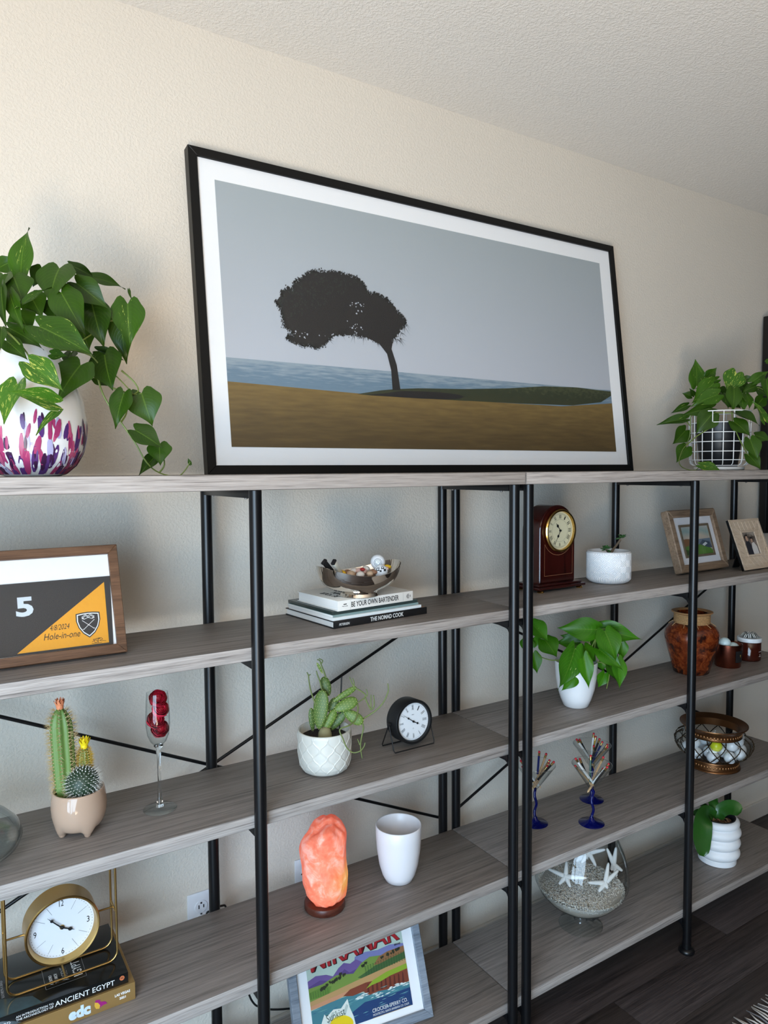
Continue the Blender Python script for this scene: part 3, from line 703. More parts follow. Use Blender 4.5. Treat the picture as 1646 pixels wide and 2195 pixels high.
def disc(bm, r, z, m, seg=48, mi=0):
    f = bm.faces.new([bm.verts.new(m @ Vector((r*math.cos(2*PI*i/seg), r*math.sin(2*PI*i/seg), z))) for i in range(seg)]); f.material_index = mi; return f
def clock_pol(r, mins): a = PI/2 - 2*PI*mins/60; return (r*math.cos(a), r*math.sin(a))
ROMAN = ['XII', 'I', 'II', 'III', 'IIII', 'V', 'VI', 'VII', 'VIII', 'IX', 'X', 'XI']
INK = M('printed_black', (18, 18, 20), 0.6)
PALE_INK = M('printed_white', (232, 232, 230), 0.6)
def hand(pts, mat, parent, m, mins, name, z):
    a = -2*PI*mins/60; c, s = math.cos(a), math.sin(a)
    bm = B()
    mm = m @ Matrix.Rotation(a, 4, 'Z')
    prism(bm, pts, z, z+0.0007, mm); bmesh.ops.recalc_face_normals(bm, faces=bm.faces)
    return obj(name, bm, mat, parent, smooth=0)
def spade(L, w, k=0.72, r=0.06, tail=0.0):
    """outline of a clock hand with a round swelling"""
    pts = [(-w, -tail*L), (w, -tail*L), (w*0.8, L*(k-r))]
    pts += [(L*r*0.9*math.sin(t), L*k - L*r*math.cos(t)) for t in (0.6, 1.2, 1.8, 2.4)]
    pts += [(w*0.5, L*(k+r)), (0.0, L)]
    pts += [(-w*0.5, L*(k+r))] + [(-L*r*0.9*math.sin(t), L*k - L*r*math.cos(t)) for t in (2.4, 1.8, 1.2, 0.6)] + [(-w*0.8, L*(k-r))]
    return pts

# ------------------------------------------------------------------ second boards from the top
Z1, Z2, Z3, Z4 = ZT[1], ZT[2], ZT[3], ZT[4]
WALNUT = wood('walnut_stained_frame', (58, 38, 26), (96, 66, 46), (124, 90, 66), 0.45, sx=6, streak=(120, 120, 120))
WALNUT_V = wood('walnut_stained_frame_upright', (58, 38, 26), (96, 66, 46), (124, 90, 66), 0.45, sx=6, streak=(120, 120, 120), axis=2)
FLAG = M('black_flag_cloth', (42, 42, 44), 0.85)
YEL = M('golden_yellow_cloth', (232, 158, 30), 0.75)
def cloth_bump(m, sc=55, st=0.5):
    t = NT(m); v = t.obj((1, 1, 1)); t.bump(t.noise(v, sc, 3, 0.5), st, 0.004)
cloth_bump(FLAG, 30, 0.3); cloth_bump(YEL, 38, 0.45)
FW, FH, FL_ = 0.40, 0.224, 0.34
fr = thing('framed_flag', 'walnut framed black and yellow golf flag numbered 5, leaning back at far left', 'frame', (-0.1365-FW, -0.2938, Z1+0.0062))
m = leaning(fr, FW, FH, FL_)
frame_bars(fr, m, FW, FH, 0.0185, 0.018, WALNUT)
bm = B(); prism(bm, [(0.016,0.016), (FW-0.016,0.016), (FW-0.016,FH-0.016), (0.016,FH-0.016)], -0.015, -0.009, m); obj('mat_board', bm, WHITE_CARD, fr, smooth=0)
X = lambda pts: [(FW+x, y*0.224/0.2293) for x, y in pts]
flg = obj('flag', (lambda bm: (prism(bm, X([(-0.36,0.021), (-0.0245,0.0195), (-0.0185,0.1631), (-0.36,0.1627)]), -0.0088, -0.0075, m), bm)[1])(B()), FLAG, fr, smooth=0)
obj('yellow_corner', (lambda bm: (prism(bm, X([(-0.1976,0.0245), (-0.0326,0.0244), (-0.0309,0.1511)]), -0.0075, -0.0068, m), bm)[1])(B()), YEL, flg, smooth=0)
strokes([X([(-0.36,0.157), (-0.0195,0.1565)]), X([(-0.0285,0.024), (-0.0262,0.157)])], 0.0005, M('dark_stitching', (24, 24, 26), 0.8), flg, m, 'stitching', -0.0073)
SILVER_THREAD = M('silver_embroidery', (206, 214, 220), 0.6)
lettering('5', 0.0305, 0.038, SILVER_THREAD, flg, m @ Matrix.Translation((FW-0.1795, 0.112, -0.0071)), 'number_five', bold=0.035, depth=0.0006)
PEN = M('marker_ink', (28, 24, 20), 0.7)
lettering('4/8/2024', 0.036, 0.0105, PEN, flg, m @ Matrix.Translation((FW-0.1205, 0.0655, -0.0067)) @ Matrix.Rotation(0.02, 4, 'Z'), 'date_writing', shear=0.35)
lettering('Hole-in-one', 0.066, 0.0125, PEN, flg, m @ Matrix.Translation((FW-0.1175, 0.049, -0.0067)) @ Matrix.Rotation(0.0, 4, 'Z'), 'words_writing', shear=0.3)
sg = lambda pts: [(FW-0.052+x*0.001, 0.030+y*0.001) for x, y in pts]
strokes([sg([(-12,-1), (-4,3), (4,4), (-2,5), (-10,3)]), sg([(-9,4), (-7,-3), (-3,-3), (-1,0), (-5,1)]), sg([(0,5), (-1,-4)]), sg([(0,5), (6,5), (8,2), (2,0), (14,-2)]), sg([(-13,-4), (-4,-5), (6,-4)])], 0.0008, PEN, flg, m, 'signature', -0.0066)
# the shield badge
sh = lambda s, cx=-0.0677, cy=0.066: [(FW+cx+x*s, cy+y*s) for x, y in ([(-1.0,0.95), (-0.5,1.02), (0,1.05), (0.5,1.02), (1.0,0.95), (1.02,0.3), (0.85,-0.3), (0.5,-0.85), (0.0,-1.25), (-0.5,-0.85), (-0.85,-0.3), (-1.02,0.3)])]
bm = B(); flat(bm, sh(0.0225), -0.0066, 0, m); bd = obj('shield_badge', bm, FLAG, flg, smooth=0)
bm = B(); flat(bm, sh(0.0205), -0.0064, 0, m); obj('badge_border', bm, PALE_INK, flg, smooth=0)
bm = B(); flat(bm, sh(0.0186), -0.0062, 0, m); obj('badge_field', bm, FLAG, flg, smooth=0)
s_ = lambda pts: [(FW-0.0677+x*0.0225, 0.066+y*0.0225) for x, y in pts]
strokes([s_([(-0.42,-0.48), (-0.34,-0.40), (0.5,0.32)]), s_([(0.42,-0.48), (0.34,-0.40), (-0.5,0.32)]), s_([(-0.5,-0.46), (-0.36,-0.44)]), s_([(0.5,-0.46), (0.36,-0.44)]),
         s_([(-0.52,0.62), (-0.3,0.42), (0.0,0.56), (0.3,0.42), (0.52,0.62)]), s_([(-0.52,0.62), (-0.2,0.82), (0.0,0.68), (0.2,0.82), (0.52,0.62)]), s_([(-0.5,0.5), (-0.2,0.72), (0.05,0.56)]), s_([(0.5,0.5), (0.25,0.7), (-0.05,0.52)]), s_([(-0.3,0.42), (-0.52,0.48)]), s_([(0.3,0.42), (0.52,0.48)])], 0.0009, PALE_INK, flg, m, 'badge_emblem', -0.006)
bm = B(); flat(bm, [(0.017,0.017), (FW-0.017,0.017), (FW-0.017,FH-0.017), (0.017,FH-0.017)], -0.0045, 0, m); obj('glazing', bm, PANE, fr, smooth=0)
def easel(root, w, h, lean, depth, mat, x=0.5, zdrop=0.0):
    """prop leg at the back of a leaning frame, down to the shelf"""
    s, c = math.sin(lean), math.cos(lean)
    top = Vector((w*x, h*0.72*s + depth*c, h*0.72*c - depth*s)); base = Vector((w*x, top.y+0.032, -zdrop))
    mm = frame_of(base, (1,0,0), (top-base))
    L = (top-base).length; bm = B()
    prism(bm, [(-0.022,0), (0.022,0), (0.014,L), (-0.014,L)], -0.0015, 0.0015, mm); bmesh.ops.recalc_face_normals(bm, faces=bm.faces)
    obj('easel_leg', bm, mat, root, smooth=0)
easel(fr, FW, FH, FL_, 0.016, BLACK, 0.5, 0.0061)

# stack of books
def book(name, label, loc, rotz, w, d, t, cover, spine=None, block=PAPER, board=0.0022, spine_side='front', over=0.003, group=None):
    """lying book, spine facing -y; origin at the front left bottom corner"""
    r = thing(name, label, 'book', loc, rotz, group)
    bm = B(); box(bm, (0, 0, 0), (w, d, board), 0.0004); obj('back_cover', bm, cover, r)
    bm = B(); box(bm, (0, 0, t-board), (w, d, t), 0.0004); obj('front_cover', bm, cover, r)
    bm = B(); box(bm, (0, -0.0008, 0), (w, board, t), 0.0008); obj('spine', bm, spine or cover, r)
    bm = B(); box(bm, (over, board, board), (w-over, d-over, t-board)); o = obj('pages', bm, block, r, smooth=0)
    return r
def pages_mat():
    m = M('page_edges', (236, 233, 226), 0.8); t = NT(m); v = t.obj((3, 3, 900)); n = t.noise(v, 1.0, 2); t.base(t.mix(n, C(205, 202, 196), C(246, 244, 240))); return m
PAGES = pages_mat()
COVER_BLACK = M('black_book_cloth', (24, 23, 24), 0.5); COVER_WHITE = M('white_book_cover', (226, 223, 216), 0.45)
bk = book('book', 'thick cookbook with black spine, lowest in the stack under the silver bowl', (0.3185, -0.323, Z1+0.0002), 0.09, 0.286, 0.222, 0.0172, COVER_BLACK, None, PAGES)
lettering('THE NOMAD COOK', 0.103, 0.0105, PALE_INK, bk, FRONT(0.157, -0.0010, 0.0090), 'title_lettering', bold=0.02)
lettering('PETERSEN', 0.030, 0.0058, PALE_INK, bk, FRONT(0.030, -0.0010, 0.0082), 'author_lettering', bold=0.01, shear=0.2)
lettering('RANDOM ED.', 0.022, 0.003, M('grey_print', (150, 150, 150), 0.6), bk, FRONT(0.258, -0.0010, 0.009), 'publisher_mark') if False else None
WOODCOVER = M('tan_cover_print', (150, 116, 90), 0.55)
bm = B(); box(bm, (0.002, 0.003, 0.01722), (0.284, 0.22, 0.0176)); obj('printed_cover', bm, WOODCOVER, bk, smooth=0)
zc = Z1+0.0002+0.0177
MAGS = [('magazine', 'white spined glossy magazine lying on the black cookbook', (0.3180, -0.3205), 0.085, 0.268, 0.205, 0.0075, (222, 226, 224)),
        ('magazine', 'teal spined magazine in the middle of the stack under the bowl', (0.3190, -0.3185), 0.10, 0.262, 0.203, 0.0062, (118, 140, 138)),
        ('magazine', 'dark green magazine directly under the white book', (0.3195, -0.3160), 0.088, 0.258, 0.205, 0.0078, (40, 52, 50))]
for nm, lb, (x, y), rz, w, d, t, c in MAGS:
    cm = M('magazine_cover_%d' % c[0], c, 0.25)
    r = thing(nm, lb, 'magazine', (x, y, zc), rz, None)
    bm = B(); box(bm, (0, 0, 0), (w, d, t-0.0008), 0.0006); obj('pages', bm, [PAGES if c[0] > 45 else cm], r)
    bm = B(); box(bm, (0, -0.0006, t-0.0010), (w, d, t-0.0001), 0.0003); obj('cover', bm, cm, r)
    bm = B(); box(bm, (0.0, -0.0009, 0.0008), (w, 0.0004, t-0.0004)); obj('spine', bm, M('magazine_spine_%d' % c[0], tuple(min(255, k+12) for k in c), 0.3), r, smooth=0)
    if c[0] == 222: lettering('TRAVELLER', 0.04, 0.003, INK, r, FRONT(0.15, -0.0010, 0.004), 'spine_lettering')
    if c[0] == 40: lettering('QUARTERLY', 0.035, 0.0035, PALE_INK, r, FRONT(0.16, -0.0010, 0.004), 'spine_lettering')
    zc += t
for o in [o for o in bpy.data.objects if o.name.startswith('spine_lettering')]: bpy.data.objects.remove(o)   # too small to read in the photograph
bt = book('book', 'white cocktail book topping the stack, its dark title on the spine, under the silver bowl', (0.3302, -0.3262+0.004, zc+0.0002), 0.098, 0.229, 0.180, 0.0245, COVER_WHITE, None, PAGES)
lettering('BE YOUR OWN BARTENDER', 0.144, 0.0125, INK, bt, FRONT(0.1105, -0.0010, 0.0125), 'title_lettering', bold=0.012)
lettering('ADAM\nMCCARTHY', 0.018, 0.0055, INK, bt, FRONT(0.020, -0.0010, 0.012), 'author_lettering') if False else lettering('McCarthy', 0.016, 0.0028, INK, bt, FRONT(0.0205, -0.0010, 0.0105), 'author_lettering')
strokes([[(0.0165, 0.0152), (0.0245, 0.0152)]], 0.0020, INK, bt, FRONT(0, -0.0010, 0), 'small_lettering', 0.0001)
strokes([[(0.036, 0.002), (0.036, 0.0225)], [(0.197, 0.002), (0.197, 0.0225)]], 0.0005, M('grey_print', (150, 150, 150), 0.6), bt, FRONT(0, -0.0010, 0), 'spine_rule', 0.0001)
cb = lambda r, a0, a1, cx=0.213, cy=0.0125: [(cx+r*math.cos(a0+(a1-a0)*i/10), cy+r*math.sin(a0+(a1-a0)*i/10)) for i in range(11)]
strokes([cb(0.005, 0.9, 5.4), cb(0.0028, 0.9, 5.4), [(0.211, 0.0125), (0.219, 0.0125)], cb(0.0045, -0.7, 0.7, 0.216)], 0.0010, INK, bt, FRONT(0, -0.0010, 0), 'publisher_mark', 0.0002)
lettering('BE YOUR\nOWN\nBARTENDER', 0.10, 0.07, INK, bt, TOP(0.060, 0.085, 0.0246) @ Matrix.Rotation(PI/2, 4, 'Z'), 'cover_lettering', bold=0.02)
ZB = zc+0.0002+0.0245

# silver boat bowl with keepsakes
CHROME = M('polished_silver', (214, 206, 196), 0.06, 1.0)
BC = Vector((0.412, -0.284, ZB+0.0002))
bowl = thing('bowl', 'shiny silver boat shaped bowl of keepsakes standing on the stacked books', 'bowl', BC, 0.02)
def bowl_surf(bm, inner):
    prof = [(0.46, 0.0), (0.48, 0.002), (0.45, 0.009), (0.50, 0.0155), (0.70, 0.022), (0.84, 0.033), (0.92, 0.047), (0.965, 0.062), (0.995, 0.080)]
    if inner: prof = [(0.0, 0.026), (0.40, 0.027), (0.66, 0.031), (0.80, 0.040), (0.895, 0.053), (0.945, 0.067), (0.972, 0.080)]
    n = 56; rings = []
    for r, z in prof:
        ring = []
        for i in range(n):
            a = 2*PI*i/n; ca, sa = math.cos(a), math.sin(a)
            k = min(1, max(0, (z-0.015)/0.065)); up_ = (abs(ca)**2.2)
            ax = 0.112*(r if z > 0.016 else r); ay = 0.076*r if z > 0.02 else 0.10*r
            if 0.016 < z <= 0.03: ay = 0.08*r
            zz = z*(1-0.30*k*(1-up_))
            ring.append(bm.verts.new((ax*ca if z > 0.016 else 0.10*r*ca, ay*sa, zz)))
        rings.append(ring)
    for a, b_ in zip(rings, rings[1:]):
        for i in range(n):
            j = (i+1) % n; f = (a[i], a[j], b_[j], b_[i]); bm.faces.new(f if not inner else tuple(reversed(f)))
    return rings
bm = B(); ro = bowl_surf(bm, False); ri = bowl_surf(bm, True)
for i in range(56): j = (i+1) % 56; bm.faces.new((ro[-1][i], ro[-1][j], ri[-1][j], ri[-1][i]))
bm.faces.new(list(reversed(ro[0])))
bmesh.ops.remove_doubles(bm, verts=bm.verts, dist=1e-6)
obj('bowl_body', bm, CHROME, bowl, smooth=60)
GOLF = M('white_golf_ball', (232, 235, 238), 0.35, Coat_Weight=0.4)
def _golf():
    t = NT(GOLF); v = t.obj(); vo = t.n('ShaderNodeTexVoronoi'); vo.inputs['Scale'].default_value = 260; t.l(v, vo.inputs['Vector'])
    r = t.ramp(vo.outputs['Distance'], [(0.0, (0,0,0,1)), (0.45, (1,1,1,1))]); t.bump(r, 0.25, 0.001)
_golf()
_gb = {}
def golf_ball(loc, label, r=0.0195, group=None, mat=None):
    key = (r, (mat or GOLF).name)
    if key not in _gb:
        bm = B(); ball(bm, (0,0,0), r, 24, 14); o = obj('golf_ball', bm, mat or GOLF, None, smooth=180); _gb[key] = o.data
    else:
        o = bpy.data.objects.new('golf_ball', _gb[key]); COL.objects.link(o)
    o.location = loc; o.rotation_euler = (random.random()*3, random.random()*3, random.random()*3)
    tag(o, label, 'ball', group); return o
def on_bowl(x, y, z): return (BC.x+x, BC.y+y, BC.z+z)
g1 = golf_ball(on_bowl(0.052, -0.002, 0.078), 'white golf ball with round grey emblem, on top in the silver bowl', 0.0185)
gm = frame_of((0, 0, 0), (0.84, -0.54, 0), (0.03, 0.05, 1)); gm.translation = g1.location
ring_ = lambda r, n=20: [(r*math.cos(2*PI*i/n), r*math.sin(2*PI*i/n)) for i in range(n+1)]
g1.rotation_euler = (0, 0, 0)
gm2 = frame_of((0,0,0), (0.84, -0.54, 0), (0.03, 0.05, 1)); zax = gm2.col[2].to_3d()
def ball_mark(parent, r, lines, wd, mat, name):
    bm = B()
    for ln in lines:
        for a, b_ in zip(ln, ln[1:]):
            a = Vector(a); b_ = Vector(b_); d = (b_-a).normalized(); q = Vector((-d.y, d.x))*wd*0.5
            pts = []
            for p in (a-q, b_-q, b_+q, a+q):
                zz = math.sqrt(max(1e-9, r*r - p.x*p.x - p.y*p.y)); pts.append(gm2 @ (Vector((p.x, p.y, zz))*1.006))
            bm.faces.new([bm.verts.new(p) for p in pts])
    obj(name, bm, mat, parent, smooth=0)
ball_mark(g1, 0.0185, [ring_(0.009), ring_(0.0062), [(-0.004,-0.003), (0,0.004), (0.004,-0.003)], [(-0.003,0.001), (0.003,0.001)], [(-0.002,-0.004), (0.002,0.003)]], 0.0010, M('grey_green_print', (92, 104, 106), 0.6), 'emblem')
g2 = golf_ball(on_bowl(0.046, -0.026, 0.058), 'white golf ball with black patches, half sunk in the silver bowl', 0.0165)
g2.rotation_euler = (0, 0, 0)
bm = B()
for (cx, cy, s) in ((-0.008, 0.006, 0.005), (0.004, 0.010, 0.0045), (0.009, 0.004, 0.0035), (-0.001, 0.002, 0.003), (-0.012, 0.001, 0.003)):
    pts = []
    for i in range(8):
        a = 2*PI*i/8; x, y = cx+s*math.cos(a)*(1.2 if i % 2 else 0.7), cy+s*math.sin(a)*(1.2 if i % 2 else 0.7)
        pts.append(gm2 @ (Vector((x, y, math.sqrt(max(1e-9, 0.0165**2-x*x-y*y))))*1.01))
    bm.faces.new([bm.verts.new(p) for p in pts])
obj('black_patch', bm, INK, g2, smooth=0, kind='stuff')
# shells, pebbles and tokens in the bowl
SH = [('beige', (206, 176, 146)), ('white', (234, 228, 220)), ('brown', (150, 108, 82)), ('pink', (222, 182, 168)), ('red', (168, 40, 34)), ('yellow', (232, 186, 40))]
rr = random.Random(4)
spots = [(-0.030,-0.010,0.058,0,0.011), (-0.010,-0.022,0.056,1,0.011), (0.008,0.006,0.060,3,0.012), (0.012,-0.030,0.058,0,0.010), (-0.004,0.018,0.060,1,0.010), (0.070,-0.016,0.068,5,0.008), (0.022,-0.026,0.060,2,0.009), (0.004,-0.008,0.066,4,0.006), (-0.024,0.016,0.058,2,0.010), (0.030,0.020,0.062,1,0.011), (0.066,0.010,0.070,0,0.009), (-0.045,0.004,0.060,5,0.009), (0.028,-0.006,0.052,0,0.012), (-0.015,-0.001,0.050,2,0.013), (0.058,-0.030,0.066,3,0.007)]
place = ['by the left tip', 'at the front middle', 'beside the emblem ball', 'at the front under the patched ball', 'at the back middle', 'right of the balls', 'in front of the patched ball', 'at the centre', 'back left', 'behind the balls', 'at the right tip', 'near the dark cigar cutters', 'under the balls', 'low at the centre', 'front right']
for (x, y, z, c, s), pl_ in zip(spots, place):
    bm = B(); nrm = Matrix.Rotation(rr.random()*6, 4, 'Z') @ Matrix.Diagonal((1.25, 0.9, 0.7, 1))
    vs = ball(bm, (0,0,0), s, 12, 8, nrm)
    for v in bm.verts:
        a = math.atan2(v.co.y, v.co.x); v.co *= 1 + 0.07*math.cos(7*a)
    o = obj('seashell', bm, M('shell_'+SH[c][0], SH[c][1], 0.45), None, loc=on_bowl(x, y, z-0.002), smooth=180)
    tag(o, '%s shell in the silver bowl, %s' % (SH[c][0], pl_), 'shell', 'shells in the silver bowl')
for k, (x, y, rz, mt, lb) in enumerate(((-0.072, 0.004, 0.2, COVER_BLACK, 'black folding cutter leaning at the left tip of the silver bowl'), (-0.058, -0.006, 0.5, M('pale_bone', (206, 202, 186), 0.5), 'pale cutter with dark lettering beside the black one in the silver bowl'))):
    r = thing('cigar_cutter', lb, 'cutter', on_bowl(x, y, 0.062), rz)
    mm = Matrix.Rotation(-0.75, 4, 'Y')
    bm = B(); box(bm, (-0.006, -0.004, -0.012), (0.006, 0.004, 0.034), 0.0015, mm); obj('body', bm, mt, r)
    bm = B(); box(bm, (-0.0075, -0.0045, 0.034), (0.0075, 0.0045, 0.040), 0.0015, mm); obj('end_cap', bm, COVER_BLACK, r)

# mahogany mantel clock
MAHOG = wood('red_mahogany', (26, 4, 4), (46, 9, 7), (62, 15, 11), 0.18, sx=4, streak=(60, 60, 60), axis=2, bump=0.02)
MAHOG.node_tree.nodes['Principled BSDF'].inputs['Coat Weight'].default_value = 0.5
BRASS = M('polished_brass', (218, 178, 104), 0.18, 1.0)
mc = thing('mantel_clock', 'arched red mahogany mantel clock with brass bezel and roman numerals', 'clock', (1.1465, -0.19, Z1), 0.03)
bm = B(); box(bm, (-0.102, -0.058, 0.008), (0.102, 0.052, 0.0165), 0.003); box(bm, (-0.094, -0.050, 0.0165), (0.094, 0.046, 0.0235), 0.003); obj('plinth', bm, MAHOG, mc)
hw = 0.0775; hz = 0.181
arch = [(-hw, 0.0236), (hw, 0.0236)] + [(hw*math.cos(PI*i/24), hz+hw*math.sin(PI*i/24)) for i in range(25)]
arch = arch[:2] + arch[2:]
bm = B(); prism(bm, arch, -0.040, 0.035, frame_of((0, 0, 0), (1,0,0), (0,0,1))); bmesh.ops.remove_doubles(bm, verts=bm.verts, dist=1e-6); bmesh.ops.recalc_face_normals(bm, faces=bm.faces)
bmesh.ops.bevel(bm, geom=[e for e in bm.edges if abs(e.verts[0].co.y-e.verts[1].co.y) < 1e-6], offset=0.004, segments=3, affect='EDGES')
obj('case', bm, MAHOG, mc, smooth=35)
for x in (-0.085, 0.085):
    for y in (-0.046, 0.040):
        bm = B(); lathe(bm, [(0, 0), (0.009, 0.0), (0.0105, 0.003), (0.008, 0.006), (0.006, 0.0082)], 16, (x, y, 0)); obj('brass_foot', bm, BRASS, mc)
mf = FRONT(0.006, -0.0352, hz)
bm = B(); lathe(bm, [(0.062, 0.0), (0.0655, 0.003), (0.066, 0.007), (0.063, 0.0105), (0.059, 0.010), (0.057, 0.005), (0.057, 0.0)], 56, mat=mf); obj('bezel', bm, BRASS, mc)
CREAM = M('cream_dial', (226, 220, 186), 0.5)
bm = B(); disc(bm, 0.0575, 0.002, mf); d = obj('dial', bm, CREAM, mc, smooth=0)
strokes([ring_(0.0525, 40), ring_(0.050, 40)], 0.0005, INK, d, mf, 'minute_track', 0.0023)
strokes([ring_(0.034, 36)], 0.0004, INK, d, mf, 'inner_ring', 0.0023)
for i, s in enumerate(ROMAN):
    x, y = clock_pol(0.0425, i*5); lettering(s, 0.0026*len(s)+0.002, 0.011, INK, d, mf @ Matrix.Translation((x, y, 0.0023)) @ Matrix.Rotation(-2*PI*i/12, 4, 'Z'), 'numeral', bold=0.008, depth=0.0001)
hand(spade(0.030, 0.0011, 0.62, 0.16), INK, d, mf, 53.5, 'hour_hand', 0.004)
hand(spade(0.043, 0.0010, 0.45, 0.10), INK, d, mf, 35.2, 'minute_hand', 0.005)
bm = B(); lathe(bm, [(0.003, 0.002), (0.003, 0.0065), (0, 0.007)], 14, mat=mf); obj('hand_boss', bm, INK, d)
bm = B(); disc(bm, 0.0575, 0.0075, mf); obj('glazing', bm, PANE, mc, smooth=0)
INLAY = M('brass_inlay_line', (168, 124, 90), 0.4)
strokes([[(-0.058, -0.058), (-0.058, -0.135), (0.064, -0.135), (0.064, -0.058)], [(-0.058, -0.058)]+[(0.003+0.0685*math.cos(t), 0.0+0.0685*math.sin(t)-0.006) for t in [PI*(1.16+0.68*i/12) for i in range(13)]]+[(0.064, -0.058)]], 0.0008, INLAY, mc, FRONT(0, -0.0353, hz), 'inlay_line', 0.0003)

# white diamond pot with a jade cutting
def relief_pot(bm, prof, seg, fn, ctr=(0,0,0)):
    """lathe whose radius is pushed out by fn(angle, z)"""
    lathe(bm, prof, seg, ctr, mod=lambda r, z, a: r + fn(a, z, r))
def dense(prof, step):
    out = [prof[0]]
    for (r0, z0), (r1, z1) in zip(prof, prof[1:]):
        n = max(1, int(math.hypot(r1-r0, z1-z0)/step))
        for i in range(1, n+1): out.append((r0+(r1-r0)*i/n, z0+(z1-z0)*i/n))
    return out
wp = thing('plant_pot', 'white ceramic pot with raised diamond pattern, holding a small jade cutting', 'pot', (1.395, -0.210, Z1))
R_, H_ = 0.068, 0.103
pr_ = [(0, 0.0), (0.052, 0.0), (0.062, 0.004), (0.068, 0.014)] + dense([(R_, 0.02), (R_, 0.096)], 0.0012) + [(R_, 0.098), (R_-0.001, H_), (R_-0.005, H_), (R_-0.007, H_-0.004), (R_-0.008, 0.07), (0, 0.07)]
def diam(a, z, r):
    if z < 0.014 or z > 0.0965 or r < 0.066: return 0
    N = 10; u = (a*N/(2*PI)) % 1.0; v = ((z-0.018)/0.0385)
    best = 0
    for du, dv in ((0, 0), (0.5, 0.5)):
        x = abs(((u+du) % 1.0) - 0.5)*2; y = abs(((v+dv) % 1.0) - 0.5)*2
        d_ = x + y
        if d_ <= 1.0: best = max(best, 0.5+0.5*math.cos(d_*2*PI*3.0))
    return 0.0026*best
bm = B(); relief_pot(bm, pr_, 300, diam); obj('pot_body', bm, M('white_matte_ceramic', (232, 233, 234), 0.4), wp, smooth=180)
bm = B(); lathe(bm, [(R_-0.0085, 0.0705), (0.03, 0.074), (0, 0.075)], 24); obj('soil', bm, SOIL, wp)
jade = thing('jade_cutting', 'small bare jade cutting with two leaf clusters in the white diamond pot', 'plant', (1.395, -0.210, Z1))
WOODY = M('brown_woody_stem', (104, 88, 70), 0.8)
bm = B(); tube(bm, smooth_path([(-0.004, -0.006, 0.068), (0.004, -0.008, 0.098), (0.024, -0.008, 0.116), (0.046, -0.008, 0.136)], 4), [0.0045]*6+[0.0036]*7, 8); obj('stem', bm, WOODY, jade)
bm = B(); tube(bm, smooth_path([(-0.002, -0.006, 0.085), (-0.014, -0.010, 0.098), (-0.026, -0.012, 0.108)], 4), 0.0032, 8); obj('stem', bm, WOODY, jade)
JADE = M('jade_leaf', (48, 84, 40), 0.35); rr = random.Random(3)
jm = None
for c, n, sc_ in (((-0.028, -0.014, 0.110), 13, 0.016), ((0.052, -0.008, 0.141), 11, 0.016)):
    for k in range(n):
        if jm is None:
            bm = B(); ball(bm, (0, 0.5, 0), 0.5, 10, 6, Matrix.Diagonal((0.62, 1, 0.22, 1))); o = obj('leaf', bm, JADE, jade, smooth=180); jm = o.data
        else: o = bpy.data.objects.new('leaf', jm); COL.objects.link(o); o.parent = jade
        d_ = Vector((rr.uniform(-1, 1), rr.uniform(-1, 1), rr.uniform(-0.75, 1))).normalized()
        o.matrix_local = Matrix.Translation(Vector(c)+d_*0.003) @ d_.to_track_quat('Y', 'Z').to_matrix().to_4x4() @ Matrix.Diagonal((sc_, sc_*rr.uniform(0.8, 1.15), sc_, 1))

# framed golf painting and herringbone photo frame
LIGHTOAK = wood('light_oak_moulding', (84, 66, 52), (124, 102, 82), (150, 128, 106), 0.5, sx=6, streak=(110, 110, 110))
GW, GH = 0.289, 0.222
gf = thing('framed_painting', 'light oak frame around a small golf course painting with white mat', 'frame', (1.9942-GW, -0.2558-0.289*0.028, Z1+0.0085), 0.028)
m = leaning(gf, GW, GH, 0.29)
frame_bars(gf, m, GW, GH, 0.027, 0.030, LIGHTOAK, bev=0.003)
bm = B(); prism(bm, [(0.02,0.02), (GW-0.02,0.02), (GW-0.02,GH-0.02), (0.02,GH-0.02)], -0.024, -0.010, m); obj('mat_board', bm, M('cool_white_mat', (226, 228, 234), 0.7), gf, smooth=0)
def rim(name, a, b_, wd, z0, z1, mat, root, m):
    (x0, y0), (x1, y1) = a, b_
    for pts in (((x0,y0), (x1,y0), (x1-wd,y0+wd), (x0+wd,y0+wd)), ((x0,y1), (x0+wd,y1-wd), (x1-wd,y1-wd), (x1,y1)), ((x0,y0), (x0+wd,y0+wd), (x0+wd,y1-wd), (x0,y1)), ((x1,y0), (x1,y1), (x1-wd,y1-wd), (x1-wd,y0+wd))):
        bm = B(); prism(bm, pts, z0, z1, m); bmesh.ops.recalc_face_normals(bm, faces=bm.faces); obj(name, bm, mat, root, smooth=0)
rim('inner_rim', (0.055, 0.050), (GW-0.055, 0.168), 0.008, -0.0099, -0.006, M('bronze_fillet', (112, 98, 80), 0.5), gf, m)
gx = lambda pts: [(0.063+x*(GW-0.126), 0.058+y*0.102) for x, y in pts]
pn = printed('painting', [(gx([(0,0), (1,0), (1,1), (0,1)]), -0.0088)], grad_mat('painted_sky', [(0, (150, 160, 170)), (0.35, (176, 168, 158)), (0.6, (188, 178, 164)), (0.8, (140, 166, 164)), (1, (176, 178, 176))], 2, 0.6, 8, 0.5), gf, m)
printed('painted_sea', [(gx([(0,0.2), (1,0.2), (1,0.55), (0.0,0.52)]), -0.0087)], M('painted_blue_sea', (108, 124, 140), 0.6), pn, m)
printed('painted_hill', [(gx([(0,0.3), (0.55,0.42), (0.3,0.56), (0.12,0.58), (0,0.56)]), -0.0086)], M('painted_brown_hill', (128, 92, 62), 0.6), pn, m)
printed('painted_green', [(gx([(0,0), (1,0), (1,0.12), (0.85,0.3), (0.62,0.38), (0.4,0.3), (0.2,0.34), (0,0.3)]), -0.0085)], M('painted_green_fairway', (86, 128, 56), 0.6), pn, m)
